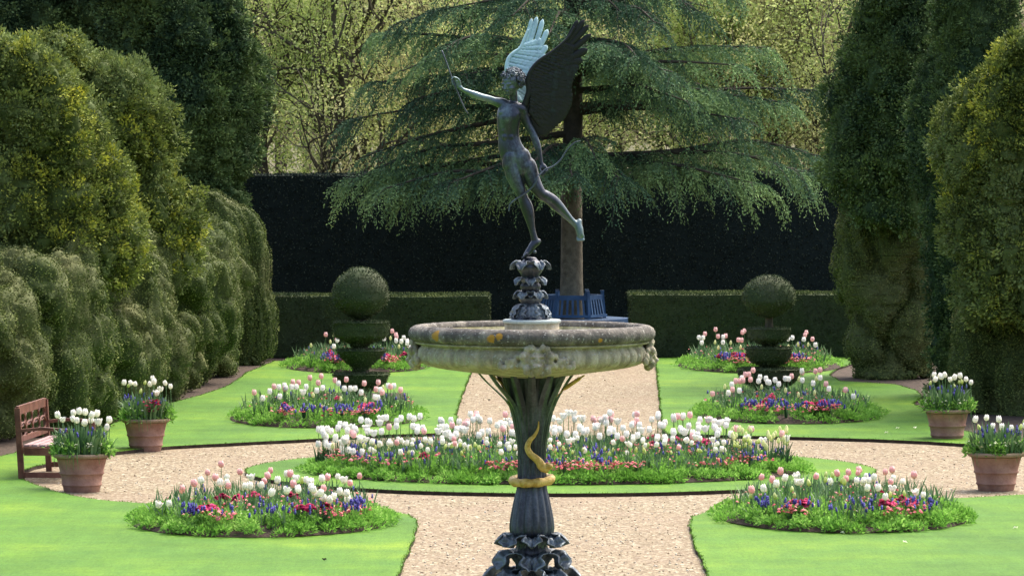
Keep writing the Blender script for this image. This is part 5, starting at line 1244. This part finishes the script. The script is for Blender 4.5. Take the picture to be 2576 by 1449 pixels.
    X_ = np.concatenate(X_); Y_ = np.concatenate(Y_); Z_ = mound(b, X_, Y_) + .115 + .085 * rg.random(len(X_))
    V, F, A = blooms(X_, Y_, Z_, .019, rg)
    o = mesh("double_daisies", V, F, M['daisy'], att=A); tag(o, f"scatter of small rose pink double daisies in the {nm} bed", "flowers", kind="stuff")
    # tiny pale blossoms
    n = int(area * 16); x, y = in_ell(b, n, rg, .9); V, F, A = blooms(x, y, mound(b, x, y) + .10 + .10 * rg.random(n), .009, rg, 1, 6)
    o = mesh("pale_blossoms", V, F, M['cream'], att=A); tag(o, f"tiny cream blossoms dotted through the {nm} bed", "flowers", kind="stuff")
    # crimson primrose clumps: each a plant
    for (px_, py_, rp) in ZC[nm]:
        c = groundp(px_, py_, .12); s = FPX / c[1]; R_ = rp / s * .8; cx_, cy_ = pull(b, c[:1], c[1:2], .86); c[0], c[1] = cx_[0], cy_[0]; c[2] = mound(b, c[0], c[1])
        m_ = 16 + int(R_ * 120); a = rg.uniform(0, 6.28, m_); q = np.sqrt(rg.random(m_)) * R_
        V, F, A = blooms(q * np.cos(a), q * np.sin(a), .165 + .05 * (1 - q / R_) + .02 * rg.random(m_), .030, rg, 2, 7, .4)
        t = empty("primrose", c, f"crimson primrose clump in the {nm} bed", "primrose", f"crimson primroses in the {nm} bed")
        mesh("flowers", V, F, M['crimson'], t, att=A)
        P, D, S, L, Wd = dome_quads(np.zeros(3), R_ * 1.1, .09, 60, rg, .07, .035); V, F = leaf_quads(P, D, S, L, Wd); mesh("leaves", V, F, M['tuft'], t, att=np.repeat(rg.random(len(P)), 4))

# ------------------------------------------------------------------ tulips
def tulip_meshes(seed, kind):
    r = random.Random(seed); H = .085 if kind != 'bud' else .075; Rm = .033 if kind == 'cup' else (.041 if kind == 'open' else .021)
    pr = {'cup': [(.20, 0), (.78, .10), (1, .32), (.98, .58), (.84, .82), (.66, 1)], 'open': [(.18, 0), (.62, .10), (.86, .34), (.98, .6), (1.08, .84), (1.22, 1)], 'bud': [(.25, 0), (.85, .15), (1, .4), (.8, .7), (.4, .92), (.12, 1)]}[kind]
    n = 24; V = []; th = np.arange(n) * 2 * math.pi / n
    for (a, z) in pr:
        pet = np.abs(np.cos(3 * th)); q = a * Rm * (1 + .07 * np.where(np.cos(3 * th) > 0, 1, -1) * (z > .1))
        zz_ = z * H * (1 - (.26 if kind != 'bud' else .05) * max(0, z - .45) / .55 * (1 - pet) ** 1.2)
        V.append(np.stack([q * np.cos(th), q * np.sin(th), zz_], 1))
    k = len(pr); V = np.concatenate(V); V = np.concatenate([V, [[0, 0, -.002]]])
    F = [(i * n + j, i * n + (j + 1) % n, (i + 1) * n + (j + 1) % n, (i + 1) * n + j) for i in range(k - 1) for j in range(n)] + [(k * n, (j + 1) % n, j) for j in range(n)]
    if kind == 'bud': F.append(tuple((k - 1) * n + j for j in range(n)))
    else:      # a cupped floor inside so the flower is not hollow
        V = np.concatenate([V, [[0, 0, H * .55]]]); F += [((k - 2) * n + j, (k - 2) * n + (j + 1) % n, k * n + 1) for j in range(n)]
    return V, F
LOCAL = {}
def mk(name, V, F, material, smooth=True, att=None):
    o = mesh(name, V, F, material, None, smooth, att); d = o.data; bpy.data.objects.remove(o); return d
for kind in ('cup', 'open', 'bud'):
    V, F = tulip_meshes(1, kind)
    for cn in ('tw', 'tp', 'tb'): LOCAL[(kind, cn)] = mk("blossom", V, F, M[cn])
STEMS, LEAVES = [], []
for k in range(6):
    r = random.Random(40 + k); bx_, by_ = r.uniform(-.02, .02), r.uniform(-.02, .02)
    V, F = tube(spline([(bx_, by_, -1.0), (bx_ * .9, by_ * .8, -.6), (bx_ * .2, by_ * .2, -.25), (0, 0, 0)], 7), .0042, 5); STEMS.append(mk("stem", V, F, M['stem']))
    VV = []; FF = []; AA = []; off = 0
    for j in range(4):
        a = r.uniform(0, 6.28); Lh = r.uniform(.42, .72); w = r.uniform(.026, .042); out = r.uniform(.03, .12); kk = 8
        er = np.array((math.cos(a), math.sin(a), 0)); et = np.array((-math.sin(a), math.cos(a), 0)); V = []
        for i in range(kk):
            u = i / (kk - 1); ww = w * math.sin(min(1, .25 + u * .85) * math.pi) ** .8 if u < .99 else .001
            c = np.array((bx_, by_, 0)) + er * (out * u ** 1.8 + .006) + np.array((0, 0, -1 + Lh * u - (.12 * max(0, u - .75) if out > .08 else 0)))
            V += [c + et * ww * .5 + er * .006, c, c - et * ww * .5 + er * .006]
        V = np.array(V); Fq = np.array([(i * 3 + q, i * 3 + q + 1, (i + 1) * 3 + q + 1, (i + 1) * 3 + q) for i in range(kk - 1) for q in (0, 1)])
        VV.append(V); FF.append(Fq + off); AA.append(np.full(len(V), r.random())); off += len(V)
    LEAVES.append(mk("leaves", np.concatenate(VV), np.concatenate(FF), M['bluegreen'], True, np.concatenate(AA)))
A5 = lambda L: [(c, .36875 * x, 914.3 + .36875 * y) for c, x, y in L]
A8 = lambda L: [(c, 1780.9 + .36875 * x, 914.3 + .36875 * y) for c, x, y in L]
A6 = lambda L: [(c, 715.5 + .30173 * x, 834.8 + .30173 * y) for c, x, y in L]
A7 = lambda L: [(c, 1510.6 + .30173 * x, 795.0 + .30173 * y) for c, x, y in L]
def T3(s): 
    out = []
    for w in s.split():
        c = w[0]; x, y = w[1:].split(','); out.append((c, float(x), float(y)))
    return out
HEADS = {
 'front left': A5(T3("p1510,690 p1413,745 p1640,740 p1465,780 p1250,850 p1328,820 p1555,835 p1845,730 p1833,768 p1813,800 p1978,755 p2003,825 w1380,800 w1505,818 w1535,775 w1548,812 o1715,780 w1670,840 w1703,842 w1775,828 w1893,800 w1955,752 w2018,785 w2115,810 w2090,795 w2038,865 w2130,860 w1842,882 o1950,870 o1075,965 w1160,955 p1240,865")) +
   A6(T3("p625,1200 p550,1262 o498,1240 w438,1205 p350,1215 w318,1228 w186,1232 w210,1255 w245,1320 w255,1345 w290,1345 w318,1385 w405,1375 p330,1305 w465,1335 w520,1350 w525,1400 p365,1420 w120,1315 p77,1275 b145,1240 o95,1222 p50,1188 w18,1188 w220,1300 w380,1400")),
 'middle left': A6(T3("p213,388 p308,375 p282,430 p118,428 p70,425 w10,475 w60,465 w100,465 w180,465 w317,475 w270,495 o155,510 b240,530 p422,410 w450,435 p515,403 w500,478 w550,478 w590,478 p665,435 w640,510 p783,428 p765,485 w800,490 p815,510 b822,465 w862,455 p885,462 w912,457 p968,490 w755,550 w778,553 b675,570 b470,560")) +
   A5(T3("p1733,202 w1793,242 w1840,195 p1868,162 w1902,165 w1940,155 p1943,178 w1908,230")),
 'middle right': A8(T3("p308,52 p255,80 p280,80 w232,105 p240,120 p190,125 p218,125 p291,115 w162,148 p166,182 w215,190 b115,160 w140,205 p30,212 w356,98 w395,108 w345,125 w405,130 w418,135 w458,118 w483,145 w528,108 w550,110 p570,93 b367,162 b622,108 w645,120 w640,55 p643,66 p733,58 p765,50 b738,105 w765,103 w717,140 p805,145 w826,178 b728,200 p938,185 w993,230 b530,185 b618,215")),
 'front right': A8(T3("p491,738 p360,775 p437,795 w465,825 w520,785 o613,770 o605,810 o640,810 b693,815 p735,770 b800,757 b803,792 b853,760 p888,750 w840,806 b908,795 p945,787 p960,745 p1018,745 p1038,728 b930,808 w1013,803 w1058,805 w1080,768 w1090,800 w1120,778 w1085,850 w1165,850 p1210,740 p1260,728 w1255,785 p1245,808 w1325,808 p1407,765 o1255,862 b1247,893 b1340,885 w1210,912 o1423,880 w1468,897 b1510,910 p302,865 w383,855 b573,857 b592,897 b290,900 b461,905")),
 'far left': A6(T3("p345,28 b222,115 b410,30 p435,65 w440,75 w412,125 b382,85 p930,30 p935,45 w995,55 w930,78 w975,85 w1022,82 w1022,100 w1052,135 w805,48 w832,62 p898,0 b885,55 b955,125")),
 'far right': A7(T3("p870,155 p960,118 p980,175 w820,185 w855,187 w845,228 b955,222 w1022,180 p1043,170 w1022,225 b1085,225 p1200,130 p1182,142 p1150,205 p1177,207 b1168,262 b983,265 w1565,195 w1600,187 b1648,238 w1695,200 p1715,143 p1706,165 p1767,198 b1730,240 w1793,245 b1565,258")),
}
# the central bed: heads follow the photo's bands
rg = np.random.default_rng(31); C_ = []
for k in range(400):
    x = rg.uniform(800, 1985); e = 1 - ((x - 1400) / 640) ** 2
    top = 1098 - 62 * max(0, e) ** .5; 
    t_ = rg.random(); y = top + (1140 - top) * t_
    if x > 1840: y = rg.uniform(1078, 1128)
    pinkp = .33 if y < 1070 and x > 1150 else .06
    u = rg.random(); c = 'p' if u < pinkp else ('b' if (x > 1840 and u < .9) or y > 1118 and u > .6 else ('o' if u > .84 else 'w'))
    C_.append((c, x, y))
HEADS['round central'] = C_
COLN = {'w': 'white', 'p': 'pink', 'b': 'lime tinted', 'o': 'wide open white'}
specs = []
for nm, L in HEADS.items():
    b = BEDS[nm]
    for i, (c, hx, hy) in enumerate(L):
        best = None
        for h in (.44, .47, .41, .38, .50, .35, .53, .32, .29, .26, .23, .20, .57):
            h2 = h + .02 * (((i * 37) % 10) / 10 - .5)
            p = G(hx, hy, h2); q = ((p[0] - b[0]) / b[2]) ** 2 + ((p[1] - b[1]) / b[3]) ** 2
            if q < .86: best = (p, h2); break
            if best is None or q < best[2]: best = (p, h2, q)
        p, h2 = best[0], best[1]
        gz = float(mound(b, p[0], p[1])); specs.append((p[1], c, p, h2 - gz, nm, gz))
POTH = {0: A5(T3("w845,133 b870,148 w898,133 w927,140 b985,130 w1018,142 w1043,102 w1050,128 w1133,133 w1178,158 o1095,178 b957,192 o1070,205")),
        1: A5(T3("w398,355 o428,385 w505,340 w543,330 w508,378 w583,337 w618,355 w657,347 w573,410 o672,408 w765,390 w727,440 w618,390 w525,390")),
        2: A8(T3("w1540,80 w1542,110 w1578,85 w1620,80 w1600,95 w1655,112 w1672,97 w1725,87 w1762,110 w1820,130 b1735,125 b1715,125 b1685,155 b1513,132")),
        3: A8(T3("w1820,383 w1897,372 w1987,385 w1940,428 w2005,437 w2070,440 b1855,435 b2127,435 w2160,425 b2200,400"))}
PN = ["rear left pot", "front left pot", "rear right pot", "front right pot"]
rg = np.random.default_rng(77)
for k, L in POTH.items():
    c, R0 = POTS[k]
    for (cc, hx, hy) in L:
        p = W(hx, hy, c[1] + rg.uniform(-.5, .5) * R0); p[0] = np.clip(p[0], c[0] - R0 * 1.0, c[0] + R0 * 1.0)
        specs.append((p[1] - 12, cc, p, p[2] - c[2], PN[k], c[2]))
specs.sort(key=lambda s: s[0])
print("tulips", len(specs))
rest = []
rg = np.random.default_rng(9)
for i, (dk, c, p, h, nm, gz) in enumerate(specs):
    kind = {'w': 'cup', 'p': 'cup', 'b': 'bud', 'o': 'open'}[c]; cm = {'w': 'tw', 'p': 'tp', 'b': 'tb', 'o': 'tw'}[c]
    if i >= 300: rest.append((kind, cm, p, h, nm)); continue
    where = f"in the {nm}" + ("" if "pot" in nm else " bed")
    t = bpy.data.objects.new("tulip", None); COL.objects.link(t); t.location = [float(v) for v in (p[0], p[1], gz)]
    t.rotation_euler = (0, 0, rg.uniform(0, 6.28)); t.empty_display_size = .05
    tag(t, f"{COLN[c]} tulip on a tall stem {where}", "tulip", f"{COLN[c]} tulips {where}")
    sc = rg.uniform(.78, 1.04) * (.86 if nm == 'round central' else 1); j = int(rg.integers(0, 6))
    for nm2, dat, z, s_ in (("blossom", LOCAL[(kind, cm)], h - .03, (sc, sc, sc)), ("stem", STEMS[j], h - .028, (1, 1, h)), ("leaves", LEAVES[j], h * 1.0, (1, 1, max(h, .1)))):
        o = bpy.data.objects.new(nm2, dat); COL.objects.link(o); o.parent = t; o.location = (0, 0, z); o.scale = s_
        if nm2 == "blossom": o.rotation_euler = (rg.normal() * .2, rg.normal() * .2, 0)
# the remaining smaller ones as one mass
def baked(dat):
    V = np.empty(len(dat.vertices) * 3, np.float32); dat.vertices.foreach_get("co", V); return V.reshape(-1, 3).astype(float), [tuple(p.vertices) for p in dat.polygons]
cache = {k: baked(d) for k, d in LOCAL.items()}; sb = [baked(d) for d in STEMS]; lb = [baked(d) for d in LEAVES]
if rest:
    groups = {'tw': MB(), 'tp': MB(), 'tb': MB(), 'stem': MB(), 'bluegreen': MB()}
    for (kind, cm, p, h, nm) in rest:
        a = rg.uniform(0, 6.28); Rz = np.array([(math.cos(a), -math.sin(a), 0), (math.sin(a), math.cos(a), 0), (0, 0, 1)]); j = int(rg.integers(0, 6))
        V, F = cache[(kind, cm)]; groups[cm].add(V @ Rz.T + p - (0, 0, .03), F)
        V, F = sb[j]; groups['stem'].add((V * (1, 1, h)) @ Rz.T + p - (0, 0, .028), F)
        V, F = lb[j]; groups['bluegreen'].add((V * (1, 1, h)) @ Rz.T + p, F)
    VV = []; FF = []; MI = []; off = 0; keys = [k for k in groups if groups[k].V]
    for mi, k in enumerate(keys):
        g = groups[k]; VV.append(np.concatenate(g.V)); FF += [tuple(i + off for i in f) for f in g.F]; MI += [mi] * len(g.F); off += g.n
    o = mesh("far_tulips", np.concatenate(VV), FF, M[keys[0]], None, True)
    for k in keys[1:]: o.data.materials.append(M[k])
    o.data.polygons.foreach_set("material_index", np.array(MI, dtype=np.int32)); tag(o, "remaining small white and pink tulips standing farthest off in the beds", "tulips", kind="stuff")

# ------------------------------------------------------------------ planting in the pots
for k, (c, R0) in enumerate(POTS):
    rg = np.random.default_rng(60 + k); nm = PN[k]
    Ps = []
    for i in range(34):
        a = rg.uniform(0, 6.28); q = math.sqrt(rg.random()) * R0 * .95
        Ps.append(dome_quads(c + (q * math.cos(a), q * math.sin(a), 0), .09, .13 + .08 * rg.random(), 70, rg, .055, .022))
    P, D, S, L, Wd = [np.concatenate([p[j] for p in Ps]) for j in range(5)]; V1, F1 = leaf_quads(P, D, S, L, Wd)
    parts = [(V1, F1, np.repeat(rg.random(len(P)), 4))]
    t = empty("pot_planting", c, f"leafy spring planting under the tulips in the {nm}", "pot plants", "plantings filling the terracotta pots")
    mesh("foliage", V1, F1, M['tuft'], t, att=parts[0][2], local=c)
    n = 210; a = rg.uniform(0, 6.28, n); q = np.sqrt(rg.random(n)) * R0 * .92; x = c[0] + q * np.cos(a); y = c[1] + q * np.sin(a)
    hh = .19 + .19 * rg.random(n); w = .014 + .026 * rg.random(n); ln = .02 + .16 * rg.random(n) * (q / R0); tn = np.stack([-np.sin(a), np.cos(a)], 1); VV = []
    for (u, ww, dz) in ((0, .6, 0), (.4, 1, 0), (.75, .8, -.02), (1, .05, -.07)):
        cc = np.stack([x + np.cos(a) * ln * u * u, y + np.sin(a) * ln * u * u, c[2] + hh * u + dz * (ln > .08)], 1)
        VV.append(cc + np.c_[tn * (w * ww * .5)[:, None], np.zeros(n)]); VV.append(cc - np.c_[tn * (w * ww * .5)[:, None], np.zeros(n)])
    VV = np.stack(VV, 1).reshape(-1, 3); i8 = np.arange(n)[:, None] * 8
    F = np.concatenate([i8 + np.array((0, 1, 3, 2)), i8 + np.array((2, 3, 5, 4)), i8 + np.array((4, 5, 7, 6))])
    mesh("long_leaves", VV, F, M['bluegreen'], t, att=np.repeat(rg.random(n), 8), local=c)
    m_ = (26, 18, 20, 34)[k]; a = rg.uniform(0, 6.28, m_); q = np.sqrt(rg.random(m_)) * R0 * .9
    V, F, A = spikes(q * np.cos(a), q * np.sin(a), .19 + .10 * rg.random(m_), .055, .014, rg); mesh("grape_hyacinths", V, F, M['muscari'], t, att=A)
    # flowers at the rim
    m_ = (5, 34, 22, 26)[k]; a = rg.uniform(-2.9, -.2, m_); cl = np.floor(rg.random(m_) * 5) / 5 * 2.6 - 2.8; a = cl + rg.normal(size=m_) * .09; q = R0 * (.80 + .22 * rg.random(m_))
    V, F, A = blooms(q * np.cos(a), q * np.sin(a), .10 + .07 * rg.random(m_), .016, rg, 2, 7); mesh("cream_flowers", V, F, M['cream'], t, att=A)
    if k == 0:
        m_ = 46; a = -1.15 + rg.normal(size=m_) * .30; q = R0 * (.62 + .3 * rg.random(m_)); V, F, A = blooms(q * np.cos(a), q * np.sin(a), .13 + .15 * rg.random(m_), .024, rg, 1, 7, .3); mesh("crimson_primroses", V, F, M['crimson'], t, att=A)
    # trailing stems over the rim
    q = MB()
    for i in range(9):
        a = rg.uniform(-2.7, -.4); e = np.array((math.cos(a), math.sin(a), 0)); L_ = .05 + .10 * rg.random()
        q.tube(spline([e * R0 * .85 + (0, 0, .05), e * R0 * .99 + (0, 0, .055), e * R0 * 1.05 + (0, 0, -.0), e * R0 * 1.05 + (.01, 0, -L_)], 8), np.linspace(.004, .002, 8), 4)
    q.build("trailing_stems", M['stem'], t)
# fallen petals and a dry leaf on the grass
rg = np.random.default_rng(5)
for (px_, py_, c_) in ((815, 1410, 0), (1230, 1008, 0), (2276, 1366, 1), (2302, 1078, 1), (2258, 1079, 1), (2120, 1342, 1), (870, 1120, 0), (2230, 1090, 1), (2555, 1330, 1)):
    p = G(px_, py_); a = rg.uniform(0, 6.28); q = .030; V = [(p[0] + q * math.cos(a + t) * (1 if i % 2 else .5), p[1] + q * math.sin(a + t) * (1 if i % 2 else .5), .006 + .012 * (i % 3)) for i, t in enumerate(np.linspace(0, 5.2, 6))]
    o = mesh("fallen_petal" if c_ else "fallen_leaf", V, [tuple(range(6))], M['tw'] if c_ else M['bark'])
    tag(o, "small white petal lying on the mown lawn" if c_ else "small dry brown leaf lying on the mown lawn", "petal" if c_ else "leaf", "petals dropped on the lawns" if c_ else "dry leaves dropped on the lawns")
# loose stones lying on the gravel
rg = np.random.default_rng(71); n = 7000
P = np.array([G(a, b_, -.042) for a, b_ in zip(rg.uniform(-20, 2600, n), rg.uniform(905, 1460, n))]); q = P[:, :2]; rr = np.linalg.norm(q - CC, axis=1)
P = P[((rr < RO - .1) & (rr > 3.8)) | ((q[:, 0] > -.95) & (q[:, 0] < 1.7) & (rr > 3.8))]; n = len(P)
sz = .006 + .010 * rg.random(n) ** 2; O = np.array([(1, 0, 0), (0, 1, 0), (-1, 0, 0), (0, -1, 0), (0, 0, .8), (0, 0, -.8)]); a = rg.uniform(0, 6.28, n)
V = O[None] * sz[:, None, None] * (.7 + .6 * rg.random((n, 6, 1))); ca, sa = np.cos(a)[:, None], np.sin(a)[:, None]
V = np.stack([V[..., 0] * ca - V[..., 1] * sa, V[..., 0] * sa + V[..., 1] * ca, V[..., 2]], 2) + P[:, None] + (0, 0, .004)
F = (np.arange(n)[:, None, None] * 6 + np.array([(0, 1, 4), (1, 2, 4), (2, 3, 4), (3, 0, 4), (1, 0, 5), (2, 1, 5), (3, 2, 5), (0, 3, 5)])[None]).reshape(-1, 3)
M['pebble'] = leafmat('pebble', [(.24, .18, .12), (.32, .26, .18), (.40, .36, .28), (.56, .54, .47)])
o = mesh("loose_gravel", V.reshape(-1, 3), F, M['pebble'], att=np.repeat(rg.random(n), 6)); tag(o, "loose pale and brown stones on the raked gravel", "gravel", kind="stuff")
print("script end", len(bpy.data.objects))
